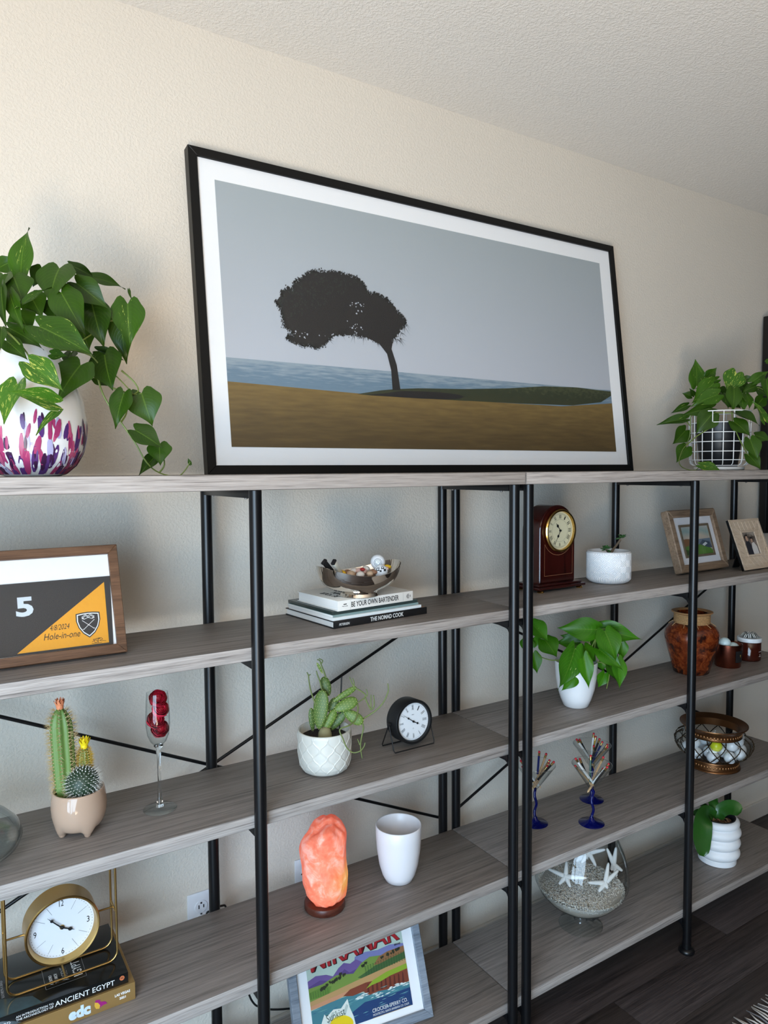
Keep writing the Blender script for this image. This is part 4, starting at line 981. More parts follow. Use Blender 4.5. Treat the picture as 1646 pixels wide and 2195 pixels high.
printed('painted_cliff', [(gx([(0.55,0.36), (0.7,0.5), (0.95,0.42), (1,0.2), (0.85,0.22)]), -0.0084)], M('painted_dark_rock', (70, 82, 98), 0.6), pn, m)
printed('painted_surf', [(gx([(0.66,0.34), (0.8,0.42), (0.86,0.36), (0.72,0.28)]), -0.0083)], M('painted_white_surf', (206, 212, 218), 0.6), pn, m)
printed('painted_dark_turf', [(gx([(0.0,0.0), (0.25,0.1), (0.32,0.2), (0.1,0.18), (0.0,0.22)]), -0.0083)], M('painted_dark_turf', (50, 78, 42), 0.6), pn, m)
bm = B(); flat(bm, [(0.028,0.028), (GW-0.028,0.028), (GW-0.028,GH-0.028), (0.028,GH-0.028)], -0.005, 0, m); obj('glazing', bm, PANE, gf, smooth=0)
easel(gf, GW, GH, 0.29, 0.028, BLACK, 0.5, 0.0083)
PALEWOOD = wood('pale_ash_strip', (168, 146, 122), (190, 168, 144), (206, 186, 164), 0.55, sx=5, streak=(90, 90, 90))
HW_, HH_ = 0.188, 0.187
hf = thing('photo_frame', 'pale herringbone wood photo frame with black sides, at the right edge', 'frame', (1.970, -0.329, Z1+0.0045), 0.006)
m = leaning(hf, HW_, HH_, 0.36)
bm = B()
prism(bm, [(0,0), (HW_,0), (HW_,HH_), (0,HH_)], -0.012, -0.003, m); obj('backing', bm, BLACK_PAINT, hf, smooth=0)
# slats: each mitred side is made of short boards laid across it
ix0, ix1, iy0, iy1 = 0.047, 0.141, 0.047, 0.143
def slat(pts):
    bm = B(); prism(bm, pts, -0.003, 0.0, m); bmesh.ops.recalc_face_normals(bm, faces=bm.faces); bmesh.ops.bevel(bm, geom=list(bm.edges), offset=0.0006, segments=1, affect='EDGES'); obj('slat', bm, PALEWOOD, hf, smooth=0)
def clip_poly(pts, a, b_, c_):
    out = []
    for i in range(len(pts)):
        p, q = pts[i-1], pts[i]; dp = a*p[0]+b_*p[1]-c_; dq = a*q[0]+b_*q[1]-c_
        if dp*dq < 0: t = dp/(dp-dq); out.append((p[0]+(q[0]-p[0])*t, p[1]+(q[1]-p[1])*t))
        if dq >= 0: out.append(q)
    return out
sides = [([(0,HH_), (ix0,iy1), (ix1,iy1), (HW_,HH_)], (0.985, 0.17)), ([(0,0), (HW_,0), (ix1,iy0), (ix0,iy0)], (0.8, 0.6)), ([(0,0), (ix0,iy0), (ix0,iy1), (0,HH_)], (0.55, 0.83)), ([(HW_,0), (HW_,HH_), (ix1,iy1), (ix1,iy0)], (0.9, -0.42))]
for pts, (a, b_) in sides:
    ds = [a*p[0]+b_*p[1] for p in pts]; lo, hi = min(ds), max(ds); n = max(3, int((hi-lo)/0.021))
    for k in range(n):
        c0 = lo+(hi-lo)*k/n+0.0009; c1 = lo+(hi-lo)*(k+1)/n-0.0009
        q = clip_poly(pts, a, b_, c0); q = clip_poly(q, -a, -b_, -c1) if len(q) > 2 else q
        if len(q) > 2:
            ar = abs(sum(q[i-1][0]*q[i][1]-q[i][0]*q[i-1][1] for i in range(len(q))))/2
            if ar > 4e-5: slat(q)
rim('inner_rim', (ix0+0.0005, iy0+0.0005), (ix1-0.0005, iy1-0.0005), 0.006, -0.0029, 0.0015, PALEWOOD, hf, m)
rim('outer_rim', (0.0, 0.0), (HW_, HH_), 0.009, -0.0025, 0.0012, PALEWOOD, hf, m)
ph = printed('photograph', [([(ix0+0.006,iy0+0.006), (ix1-0.006,iy0+0.006), (ix1-0.006,iy1-0.006), (ix0+0.006,iy1-0.006)], -0.0025)], grad_mat('photo_backdrop', [(0, (70, 62, 58)), (0.5, (120, 108, 100)), (0.8, (60, 50, 44)), (1, (150, 140, 128))], 2, 0.4, 30, 0.9), hf, m)
px_ = lambda pts: [(0.053+x*0.082, 0.053+y*0.084) for x, y in pts]
printed('photo_figure', [(px_([(0.05,0), (0.5,0), (0.5,0.45), (0.42,0.6), (0.2,0.62), (0.06,0.45)]), -0.0023)], M('photo_dark_jacket', (38, 38, 46), 0.5), ph, m)
printed('photo_figure', [(px_([(0.5,0), (0.92,0), (0.9,0.35), (0.75,0.55), (0.58,0.5), (0.5,0.3)]), -0.0022)], M('photo_pale_dress', (206, 200, 194), 0.5), ph, m)
printed('photo_face', [(px_([(0.3+0.09*math.cos(t), 0.72+0.12*math.sin(t)) for t in [2*PI*i/12 for i in range(12)]]), -0.0021), (px_([(0.62+0.085*math.cos(t), 0.64+0.11*math.sin(t)) for t in [2*PI*i/12 for i in range(12)]]), -0.0021)], M('photo_skin', (176, 142, 120), 0.5), ph, m)
printed('photo_hair', [(px_([(0.18,0.74), (0.2,0.9), (0.42,0.9), (0.42,0.76), (0.38,0.84), (0.24,0.84)]), -0.0020), (px_([(0.52,0.5), (0.5,0.75), (0.62,0.8), (0.74,0.74), (0.74,0.5), (0.7,0.7), (0.56,0.7)]), -0.0020)], M('photo_dark_hair', (34, 28, 26), 0.5), ph, m)
easel(hf, HW_, HH_, 0.36, 0.012, BLACK, 0.5, 0.0044)
# ------------------------------------------------------------------ third boards
# glass decanter, mostly outside the frame at left
dc = thing('decanter', 'clear glass wide bottomed decanter, cut by the left edge', 'decanter', (-0.443, -0.25, Z2))
op = [(0, 0.0), (0.062, 0.0), (0.085, 0.006), (0.104, 0.020), (0.110, 0.036), (0.104, 0.056), (0.086, 0.076), (0.060, 0.096), (0.034, 0.116), (0.020, 0.140), (0.017, 0.19), (0.020, 0.235), (0.030, 0.25)]
ip = [(0.028, 0.25), (0.018, 0.235), (0.0148, 0.19), (0.0175, 0.14), (0.031, 0.115), (0.057, 0.094), (0.083, 0.074), (0.1012, 0.055), (0.107, 0.037), (0.101, 0.023), (0.083, 0.011), (0.05, 0.010), (0.0, 0.018)]
bm = B(); lathe(bm, op, 64); obj('glass_body', bm, BOWLGLASS, dc, smooth=180)
bm = B(); lathe(bm, ip, 64); obj('inner_wall', bm, BOWLGLASS, dc, smooth=180)

# cactus trio in a beige pot on stubby feet
BEIGE = M('glossy_beige_ceramic', (184, 156, 134), 0.08)
cp = thing('plant_pot', 'glossy beige footed ceramic pot with three small cacti, left bay', 'pot', (-0.229, -0.244, Z2))
bm = B()
prof = [(0, 0.013), (0.020, 0.0125), (0.026, 0.012), (0.030, 0.0115), (0.034, 0.0115), (0.038, 0.0125), (0.041, 0.0145), (0.0432, 0.017), (0.0452, 0.020), (0.0475, 0.0245), (0.0495, 0.030), (0.0522, 0.042), (0.0530, 0.058), (0.0515, 0.074), (0.0492, 0.086), (0.0483, 0.0885), (0.0462, 0.0888), (0.0445, 0.085), (0.046, 0.070), (0, 0.070)]
def feet_mod(r, z, a):
    return r
lathe(bm, prof, 96)
for v in bm.verts:
    r = math.hypot(v.co.x, v.co.y)
    if v.co.z < 0.032 and r > 0.02:
        a = math.atan2(v.co.y, v.co.x); k = max(0, math.cos(4*(a-0.25)))**1.7
        v.co.z -= 0.0115*k*min(1, (r-0.02)/0.012)*min(1, (0.032-v.co.z)/0.014)
obj('pot_body', bm, BEIGE, cp, smooth=180)
for k in range(4):
    a = 0.25+PI/2*k; bm = B(); lathe(bm, [(0, 0.0), (0.0045, 0.0), (0.0062, 0.0015), (0.0075, 0.006), (0.0085, 0.014), (0.0, 0.02)], 16, (0.0355*math.cos(a), 0.0355*math.sin(a), 0)); obj('foot', bm, BEIGE, cp, smooth=180)
bm = B(); lathe(bm, [(0.0457, 0.074), (0.02, 0.077), (0, 0.078)], 24); obj('soil', bm, SOIL, cp)
def spines(bm, pts, L, n, spread, rnd, w=0.00035):
    for p, d in pts:
        for k in range(n):
            v = (d + Vector((rnd.uniform(-1, 1), rnd.uniform(-1, 1), rnd.uniform(-0.6, 1)))*spread).normalized()*L*rnd.uniform(0.6, 1.15)
            q = v.orthogonal().normalized()*w
            bm.faces.new([bm.verts.new(p-q), bm.verts.new(p+q), bm.verts.new(p+v)])
SPINE = M('straw_spines', (206, 178, 128), 0.6); SPINE_W = M('white_spines', (226, 224, 214), 0.6); SPINE_Y = M('golden_spines', (206, 168, 60), 0.6)
AREOLE = M('cream_areole', (226, 216, 180), 0.8)
def ribbed(name, root, base, top, r, ribs, depth, col, sp, spL, sp_n, rnd, rprof, rows, sw=0.00035):
    base = Vector(base); top = Vector(top); ax = top-base; H_ = ax.length; mm = frame_of(base, ax.orthogonal(), ax.cross(ax.orthogonal())).copy()
    q = ax.normalized().to_track_quat('Z', 'Y').to_matrix().to_4x4(); mm = Matrix.Translation(base) @ q
    bm = B(); n = ribs*6; f = lambda t: rprof(t)*r
    pr = [(f(i/22), H_*i/22) for i in range(22)] + [(r*0.3, H_*0.995), (0, H_)]
    lathe(bm, pr, n, mod=lambda rr_, z, a: rr_*(1 - depth*(0.5-0.5*math.cos(ribs*a))), mat=mm)
    o = obj('cactus_stem', bm, col, root, smooth=180)
    bm = B(); bs = B(); pts = []
    for k in range(ribs):
        a = 2*PI*k/ribs
        for i in range(rows):
            t = (i+0.5+(0.25 if k % 2 else 0))/rows
            if t > 0.985: continue
            p = mm @ Vector((f(t)*math.cos(a), f(t)*math.sin(a), H_*t)); d = (mm.to_3x3() @ Vector((math.cos(a), math.sin(a), 0.15+max(0, t-0.8)*2.5))).normalized(); pts.append((p, d))
            ball(bs, p, 0.0010, 6, 4)
    spines(bm, pts, spL*1.15, sp_n+2, 0.8, rnd, sw*1.35)
    obj('spine_cover', bm, sp, root, smooth=0, kind='stuff'); obj('areoles', bs, AREOLE, root, smooth=180, kind='stuff')
    return mm, H_
rnd = random.Random(21)
GC = M('blue_green_cactus', (104, 134, 66), 0.5); GD = M('dark_green_cactus', (34, 56, 36), 0.5); GY = M('olive_cactus', (120, 124, 48), 0.5)
def flower(root, mm, H_, r, n, c1, sp_):
    for k in range(n):
        a = 2*PI*k/n + (0.3 if k % 2 else 0); tilt = (0.18 if k % 2 else 0.42)*sp_
        bm = B(); L = r*(1.9 if k % 2 else 1.7)
        vs = [(-0.14,0,0), (0.14,0,0), (0.2,0.02,0.5), (0.10,0.10,0.9), (0,0.14,1.0), (-0.10,0.10,0.9), (-0.2,0.02,0.5)]
        m2 = mm @ Matrix.Translation((0, 0, H_-0.001)) @ Matrix.Rotation(a, 4, 'Z') @ Matrix.Translation((0, r*0.35, 0)) @ Matrix.Rotation(-tilt, 4, 'X') @ Matrix.Diagonal((r*1.5, r, L, 1))
        bm.faces.new([bm.verts.new(m2 @ Vector(v)) for v in vs]); obj('petal', bm, c1, root, smooth=0)
    bm = B(); lathe(bm, [(r*0.55, -0.002), (r*0.62, r*0.5), (r*0.35, r*0.9), (0, r)], 14, (0, 0, H_), mat=mm); obj('flower_cup', bm, c1, root)
cA = thing('cactus', 'tall ribbed column cactus with an orange flower, in the beige footed pot', 'cactus', (-0.229, -0.244, Z2))
mmA, hA = ribbed('column', cA, (-0.022, 0.010, 0.070), (-0.028, 0.012, 0.255), 0.0215, 8, 0.22, GC, SPINE, 0.0125, 7, rnd, lambda t: 0.92+0.12*math.sin(min(1, t*1.4)*PI*0.6) if t < 0.75 else (0.92+0.12*math.sin(min(1, 0.75*1.4)*PI*0.6))*math.sqrt(max(0.02, 1-((t-0.75)/0.25)**2)), 25)
flower(cA, mmA, hA, 0.0115, 16, M('orange_flower', (232, 142, 96), 0.6), 0.75)
cB = thing('cactus', 'slim golden spined cactus with a yellow flower, in the beige footed pot', 'cactus', (-0.229, -0.244, Z2))
mmB, hB = ribbed('column', cB, (0.012, 0.008, 0.070), (0.014, 0.006, 0.168), 0.0125, 11, 0.12, GY, SPINE_Y, 0.008, 10, rnd, lambda t: 1.0 if t < 0.7 else math.sqrt(max(0.05, 1-((t-0.7)/0.3)**2)), 20)
flower(cB, mmB, hB, 0.0120, 18, M('yellow_flower', (240, 212, 20), 0.6), 0.9)
cC = thing('cactus', 'round dark cactus with long white spines, in front in the beige pot', 'cactus', (-0.229, -0.244, Z2))
cc = Vector((0.006, -0.010, 0.103)); bm = B(); ball(bm, cc, 0.032, 32, 20, Matrix.Diagonal((1, 1, 0.98, 1)))
obj('cactus_stem', bm, GD, cC, smooth=180)
bm = B(); bs = B(); bt_ = B(); pts = []
N = 260
for i in range(N):
    z = 1-1.75*(i+0.5)/N; a = i*2.399963; rr_ = math.sqrt(max(0, 1-z*z)); d = Vector((rr_*math.cos(a), rr_*math.sin(a), z)); p = cc+d*0.0322
    pts.append((p, d)); ball(bs, p, 0.00095 if z < 0.82 else 0.0014, 6, 4)
spines(bm, pts, 0.0115, 6, 0.75, rnd, 0.00016)
obj('spine_cover', bm, SPINE_W, cC, smooth=0, kind='stuff'); obj('areoles', bs, M('white_areole', (232, 230, 222), 0.8), cC, smooth=180, kind='stuff')

# champagne flute with four red roses
fx, fy = -0.066, -0.238
fl_ = thing('champagne_flute', 'tall clear champagne flute filled with red rose heads', 'glass', (fx, fy, Z2))
bm = B(); lathe(bm, [(0, 0.0006), (0.0345, 0.0), (0.0352, 0.0010), (0.034, 0.0018), (0.020, 0.0032), (0.009, 0.0060)], 48); obj('foot', bm, BOWLGLASS, fl_, smooth=60)
bm = B(); lathe(bm, [(0, 0.0052), (0.009, 0.0060), (0.0062, 0.012), (0.0066, 0.020), (0.0045, 0.026), (0.0034, 0.045), (0.0033, 0.09), (0.0040, 0.115), (0.0062, 0.134), (0.0100, 0.1395), (0.006, 0.142), (0, 0.143)], 40); obj('stem', bm, SOLIDGLASS, fl_, smooth=70)
bm = B(); lathe(bm, [(0.0, 0.1432), (0.0095, 0.1410), (0.0170, 0.150), (0.0226, 0.164), (0.0252, 0.185), (0.0252, 0.205), (0.0238, 0.235), (0.0222, 0.2560)], 44); obj('bowl', bm, BOWLGLASS, fl_, smooth=180)
ROSE = [M('crimson_rose', (200, 22, 52), 0.6), M('dark_red_rose', (160, 12, 34), 0.6), M('bright_red_rose', (226, 40, 72), 0.6)]
def petal_mesh():
    bm = B(); n, k = 6, 7; rows = []
    for i in range(n):
        t = i/(n-1); row = []
        for j in range(k):
            s = -1+2*j/(k-1); la = -1.15+t*1.85; lo = s*(0.30+0.62*math.sin(t*2.2))
            r = 1.0 + 0.42*max(0, t-0.6)/0.4 + 0.05*math.sin(5*s+t*4)
            row.append(bm.verts.new((r*math.cos(la)*math.sin(lo), -r*math.cos(la)*math.cos(lo), math.sin(la)*0.95-0.10*s*s*t + 0.04*math.sin(5*s)*t)))
        rows.append(row)
    for a, b_ in zip(rows, rows[1:]):
        for j in range(k-1): bm.faces.new((a[j], a[j+1], b_[j+1], b_[j]))
    me = bpy.data.meshes.new('petal'); bm.to_mesh(me); bm.free(); me.polygons.foreach_set('use_smooth', [True]*len(me.polygons)); return me
pm_ = []
for m_ in ROSE: q = petal_mesh(); q.materials.append(m_); pm_.append(q)
rnd = random.Random(8)
for k, (dx, dy, z, nm) in enumerate(((0.001, 0, 0.2415, 'topmost'), (0.005, -0.001, 0.2170, 'second from the top'), (-0.006, -0.002, 0.1955, 'third from the top, at the left'), (0.004, 0.0, 0.1745, 'lowest'))):
    rs = thing('rose', 'red rose head in the champagne flute, %s' % nm, 'rose', (fx+dx, fy+dy, Z2+z), rnd.uniform(0, 6), 'red roses in the flute')
    rs.rotation_euler = (rnd.uniform(0.4, 1.0), rnd.uniform(-0.5, 0.5), rnd.uniform(-0.5, 0.5))
    bm = B(); ball(bm, (0, 0, 0.001), 0.0085, 12, 8); obj('bud', bm, ROSE[1], rs, smooth=180)
    for ring_n, r, z_, cl in ((6, 0.0142, -0.001, 0.0), (6, 0.0122, 0.001, 0.3), (5, 0.0098, 0.003, 0.5), (4, 0.0072, 0.005, 0.7), (3, 0.0046, 0.008, 0.8)):
        for i in range(ring_n):
            o = bpy.data.objects.new('petal', pm_[rnd.choice([0, 0, 1, 2])]); COL.objects.link(o); o.parent = rs
            o.matrix_local = Matrix.Rotation(2*PI*i/ring_n+r*300+rnd.uniform(-0.2, 0.2), 4, 'Z') @ Matrix.Translation((0, 0, z_)) @ Matrix.Rotation(rnd.uniform(-0.1, 0.25)*(1-cl), 4, 'X') @ Matrix.Diagonal((r*1.14, r*1.14, r*1.2, 1))

# prickly pear in the ogee patterned white pot
pp = thing('plant_pot', 'off-white pot with raised wavy lattice pattern, holding a prickly pear cactus', 'pot', (0.329, -0.251, Z2))
R_, H_ = 0.065, 0.102
pr_ = [(0, 0.0), (0.042, 0.0), (0.051, 0.003)] + dense([(0.056, 0.008), (0.0608, 0.017), (0.0635, 0.03), (R_, 0.05), (R_, 0.094)], 0.0010) + [(R_, 0.097), (R_-0.001, H_), (R_-0.004, H_), (R_-0.0055, H_-0.003), (R_-0.006, 0.08), (0, 0.08)]
def ogee(a, z, r):
    if z < 0.005 or z > 0.095 or r < 0.046: return 0
    N = 12; u = a*N/(2*PI); P_ = 0.040; v = z/P_; w = 0
    for k in (0, 1):
        d_ = abs(((u + k*0.5 + 0.235*math.sin(2*PI*v + k*PI)) % 1.0) - 0.5)
        w = max(w, math.exp(-(d_/0.040)**2))
    return 0.0014*w
bm = B(); relief_pot(bm, pr_, 420, ogee); obj('pot_body', bm, M('offwhite_glazed_ceramic', (216, 214, 204), 0.3), pp, smooth=180)
bm = B(); lathe(bm, [(R_-0.0063, 0.0815), (0.03, 0.086), (0, 0.088)], 24); obj('soil', bm, SOIL, pp)
pk = thing('prickly_pear', 'small prickly pear cactus with flat pads and thin curling shoots in the lattice pot', 'cactus', (0.329, -0.251, Z2))
PK = {'P1': [(-0.021,-0.012,0.111), (-0.008,-0.007,0.196)], 'P2': [(0.014,0.004,0.182), (0.009,0.018,0.219)], 'P2b': [(0.005,0.020,0.235), (-0.004,0.024,0.255)], 'P3': [(0.018,-0.027,0.153), (0.064,-0.044,0.171)],
'P4': [(0.016,0.003,0.141), (0.033,-0.000,0.167)], 'P5': [(0.046,-0.024,0.140), (0.075,-0.051,0.117)], 'P6': [(-0.006,-0.008,0.098), (0.023,-0.012,0.144)], 'P8': [(0.015,0.003,0.095), (0.049,-0.014,0.136)],
'P9': [(0.022,-0.012,0.169), (0.072,-0.026,0.196)], 'P10': [(-0.025,0.013,0.100), (-0.028,0.015,0.149)]}
PWID = {'P1': 0.037, 'P2': 0.025, 'P2b': 0.007, 'P3': 0.030, 'P4': 0.023, 'P5': 0.029, 'P6': 0.022, 'P8': 0.025, 'P9': 0.016, 'P10': 0.016}
PADM = M('green_cactus_pad', (116, 150, 60), 0.5)
def _pad():
    t = NT(PADM); oi = t.n('ShaderNodeObjectInfo'); t.base(t.mix(t.ramp(oi.outputs['Random'], [(0, (0,0,0,1)), (1, (1,1,1,1))]), C(112, 142, 48), C(74, 98, 44)))
_pad()
rnd = random.Random(31)
for kx in PK:
    a, b_ = [Vector(p) for p in PK[kx]]; L = (b_-a).length; ax = (b_-a)/L; tow = Vector((-0.47, -0.86, 0.2)); n = tow + Vector((rnd.uniform(-0.35, 0.35), 0, rnd.uniform(-0.2, 0.3))); n = (n-ax*n.dot(ax)).normalized(); x = ax.cross(n); w = PWID[kx]
    mm = Matrix((x, ax, n)).transposed().to_4x4(); mm.translation = (a+b_)/2
    bm = B(); ball(bm, (0, 0, 0), 0.5, 20, 14, Matrix.Identity(4))
    for v in bm.verts:
        v.co = mm @ Vector((v.co.x*w*(1+0.35*v.co.y), v.co.y*(L+0.008), v.co.z*min(0.012, w*0.5)))
    o = obj('pad', bm, PADM, pk, smooth=180)
    bm = B()
    nr, nc = max(4, int(L/0.0065)), max(3, int(w/0.0055))
    for i in range(nr):
        for j in range(nc):
            y = -0.5+(i+0.5)/nr; xx = -0.5+(j+0.5+(0.5 if i % 2 else 0))/nc; q = 1-(2*y)**2-(2*xx)**2
            if q < 0.03: continue
            p = mm @ Vector((xx*w*(1+0.35*y), y*(L+0.008), 0.5*math.sqrt(q)*min(0.012, w*0.5)))
            ball(bm, p, 0.00085, 5, 3)
    for i in range(16):
        t = 2*PI*i/16; p = mm @ Vector((0.5*math.cos(t)*w*(1+0.175*math.sin(t)), 0.5*math.sin(t)*(L+0.008), 0)); ball(bm, p, 0.0008, 5, 3)
    obj('areoles', bm, M('pale_yellow_areole', (222, 216, 142), 0.8), o, smooth=180, kind='stuff')
SHOOT = M('thin_green_shoot', (108, 120, 66), 0.6)
ST = {'S0': [(0.015,0.015,0.215), (0.010,0.017,0.234), (0.004,0.020,0.252), (0.001,0.022,0.263), (-0.005,0.025,0.266)], 'S0b': [(0.004,0.020,0.256), (0.007,0.019,0.263), (-0.001,0.023,0.269)],
'S1': [(-0.024,-0.004,0.163), (-0.030,0.010,0.194), (-0.032,0.017,0.222), (-0.033,0.017,0.233), (-0.036,0.019,0.241)], 'S1b': [(-0.033,0.017,0.232), (-0.028,0.015,0.236)], 'S2': [(-0.004,0.002,0.192), (-0.008,0.004,0.215), (-0.013,0.007,0.232), (-0.016,0.008,0.244)],
'S3': [(0.071,-0.026,0.196), (0.085,-0.033,0.187), (0.095,-0.038,0.174), (0.072,-0.038,0.162)], 'S3b': [(0.096,-0.039,0.173), (0.099,-0.040,0.180), (0.096,-0.039,0.192)], 'S3c': [(0.093,-0.037,0.173), (0.098,-0.040,0.158), (0.107,-0.044,0.140), (0.113,-0.048,0.151), (0.112,-0.047,0.176)],
'S3d': [(0.107,-0.044,0.140), (0.106,-0.044,0.160), (0.107,-0.044,0.177)], 'S7': [(0.070,-0.025,0.197), (0.065,-0.023,0.208), (0.060,-0.020,0.223)], 'S7b': [(0.069,-0.025,0.197), (0.070,-0.025,0.208), (0.067,-0.023,0.220)],
'S4': [(0.076,-0.045,0.120), (0.097,-0.050,0.130), (0.114,-0.059,0.143), (0.129,-0.067,0.162), (0.138,-0.072,0.185), (0.139,-0.073,0.196), (0.138,-0.072,0.207)], 'S5': [(0.072,-0.037,0.160), (0.068,-0.046,0.146), (0.052,-0.061,0.130), (0.028,-0.071,0.124), (0.004,-0.070,0.119), (0.008,-0.078,0.098), (0.016,-0.082,0.076), (0.029,-0.088,0.064), (0.043,-0.096,0.067), (0.054,-0.096,0.075), (0.057,-0.097,0.085)],
'S6': [(0.080,-0.044,0.119), (0.084,-0.044,0.099), (0.080,-0.042,0.077), (0.078,-0.040,0.057), (0.079,-0.041,0.037), (0.081,-0.042,0.023)], 'S6b': [(0.076,-0.040,0.057), (0.074,-0.039,0.063), (0.071,-0.037,0.072)]}
for kx, p in ST.items():
    bm = B(); q = smooth_path(p, 5); tube(bm, q, [0.0021*(1-0.4*i/len(q)) * (1.0 if kx not in ('S1b', 'S3b', 'S3d', 'S7', 'S7b', 'S6b', 'S0b') else 0.85) for i in range(len(q))], 7); obj('shoot', bm, SHOOT, pk, smooth=180)
bm = B(); lathe(bm, [(0.017, 0.086), (0.016, 0.095), (0.012, 0.105), (0, 0.11)], 16, (-0.004, -0.010, 0)); obj('stump', bm, M('corky_cactus_base', (150, 142, 104), 0.8), pk, smooth=180)
sk = thing('plant_stake', 'thin black plant stake stuck in the prickly pear pot', 'stake', (0.329, -0.251, Z2))
bm = B(); tube(bm, [(0.036,-0.008,0.070), (0.043,-0.011,0.223)], 0.0019, 8); obj('rod', bm, CORD, sk)
bm = B(); ball(bm, (0.043,-0.011,0.223), 0.0024, 10, 6); obj('tip', bm, CORD, sk)

# round black desk clock in a wire stand
dk = thing('desk_clock', 'round black desk clock with white roman dial in a black wire stand', 'clock', (0.5860, -0.240, Z2))
CR = 0.0575; cz_ = 0.0690; tl = Matrix.Translation((0, 0, cz_)) @ Matrix.Rotation(-0.07, 4, 'X')
mf = tl @ FRONT(0, -0.026, 0)
MATTE = M('matte_black_metal', (18, 18, 19), 0.45)
bm = B(); lathe(bm, [(0, -0.050), (CR-0.004, -0.050), (CR-0.0005, -0.047), (CR, -0.044), (CR, -0.002), (CR-0.0015, 0.0), (CR-0.007, 0.0), (CR-0.009, -0.004), (CR-0.009, -0.008), (0, -0.008)], 64, mat=mf); obj('drum', bm, MATTE, dk)
bm = B(); disc(bm, CR-0.0092, -0.0072, mf); dl = obj('dial', bm, M('white_dial', (232, 234, 236), 0.5), dk, smooth=0)
for i, s in enumerate(ROMAN):
    x, y = clock_pol(0.0365, i*5); lettering(s, 0.0013*len(s)+0.0016, 0.0125, M('dark_grey_print', (52, 54, 56), 0.6), dl, mf @ Matrix.Translation((x, y, -0.0070)) @ Matrix.Rotation(-2*PI*i/12, 4, 'Z'), 'numeral', bold=0.0)
strokes([[clock_pol(0.0452, q-0.25), clock_pol(0.0452, q+0.25)] for q in range(60)], 0.0005, INK, dl, mf, 'minute_track', -0.0070, kind='stuff')
strokes([[(-0.004, 0.0178), (0.004, 0.0178)], [(-0.0015, 0.0188), (0.0015, 0.0168)]], 0.0007, INK, dl, mf, 'maker_mark', -0.0070); strokes([ring_(0.0016, 10)], 0.0004, INK, dl, mf @ Matrix.Translation((-0.0005, -0.018, 0)), 'small_mark', -0.0070)
hand(spade(0.023, 0.0009, 0.62, 0.13, 0.1), INK, dl, mf, 19.6, 'hour_hand', -0.0062); hand(spade(0.0450, 0.0009, 0.42, 0.06, 0.15), INK, dl, mf, 50.8, 'minute_hand', -0.0052)
bm = B(); lathe(bm, [(0.0028, -0.0068), (0.0028, -0.004), (0, -0.0035)], 14, mat=mf); obj('hand_boss', bm, INK, dl)
bm = B(); disc(bm, CR-0.0092, -0.0030, mf); obj('glazing', bm, PANE, dk, smooth=0)
rw = 0.0016
for y in (-0.026, 0.034):
    bm = B(); tube(bm, smooth_path([(-0.0635, 0.0, cz_), (-0.0645, y*0.9, 0.008), (-0.062, y, 0.0018), (0.062, y, 0.0018), (0.0645, y*0.9, 0.008), (0.0635, 0.0, cz_)], 1), rw, 8); obj('stand_wire', bm, MATTE, dk)
for s in (-1, 1):
    bm = B(); lathe(bm, [(0, -0.001), (0.0045, 0), (0.005, 0.003), (0.0045, 0.0075), (0, 0.008)], 16, mat=frame_of((s*0.0585, 0, cz_), (0, s, 0), (0, 0, 1))); obj('pivot_knob', bm, MATTE, dk)

# white pot with a lime green pothos
wpot = thing('plant_pot', 'plain white egg shaped pot with bright green pothos, behind the double posts', 'pot', (1.198, -0.256, Z2))
bm = B(); lathe(bm, [(0, 0.0), (0.034, 0.0), (0.038, 0.003), (0.047, 0.025), (0.056, 0.055), (0.0615, 0.09), (0.0645, 0.138), (0.0635, 0.140), (0.061, 0.138), (0.0585, 0.10), (0, 0.10)], 44); obj('pot_body', bm, M('white_gloss_ceramic', (234, 235, 236), 0.2), wpot, smooth=60)
bm = B(); lathe(bm, [(0.0595, 0.118), (0.03, 0.124), (0, 0.126)], 24); obj('soil', bm, SOIL, wpot)
p3 = thing('pothos', 'bright lime green pothos in the plain white egg shaped pot', 'plant', (1.198, -0.256, Z2))
plant(p3, POT_LEAVES, POT_VINES, LEAF_B, 0.0022, 9)

# brown urn with woven collar
urn = thing('urn', 'mottled brown ceramic urn with a woven rope collar, behind the right post', 'vase', (1.821, -0.225, Z2))
URN = M('mottled_brown_lacquer', (86, 38, 18), 0.22)
def _urn():
    t = NT(URN); v = t.obj(); n = t.noise(v, 42, 5, 0.65, 1.2); n2 = t.noise(v, 16, 3, 0.5, 0.8)
    c = t.ramp(n, [(0.3, C(60, 18, 8)), (0.5, C(112, 46, 18)), (0.7, C(150, 78, 36))])
    t.base(t.mix(t.ramp(n2, [(0.52, (0,0,0,1)), (0.60, (1,1,1,1))]), c, C(40, 14, 10)))
_urn()
bm = B(); lathe(bm, [(0, 0.0), (0.055, 0.0), (0.060, 0.003), (0.070, 0.04), (0.082, 0.085), (0.0905, 0.120), (0.092, 0.137), (0.088, 0.155), (0.077, 0.170), (0.061, 0.178), (0.055, 0.180), (0.053, 0.215), (0.050, 0.215), (0.050, 0.16), (0, 0.05)], 56); obj('urn_body', bm, URN, urn, smooth=60)
ROPE = M('tan_woven_rope', (188, 142, 92), 0.8)
def _rope():
    t = NT(ROPE); tc = t.n('ShaderNodeTexCoord'); n = t.noise(t.obj(), 320, 2); t.base(t.mix(n, C(120, 84, 48), C(222, 178, 122)))
_rope()
for i in range(6):
    z = 0.1815+i*0.0055; bm = B(); tube(bm, [((0.0575+0.0012*(k % 2))*math.cos(2*PI*k/56), (0.0575+0.0012*(k % 2))*math.sin(2*PI*k/56), z) for k in range(56)], 0.0031, 6, closed=True); obj('rope_coil', bm, ROPE, urn, smooth=180)
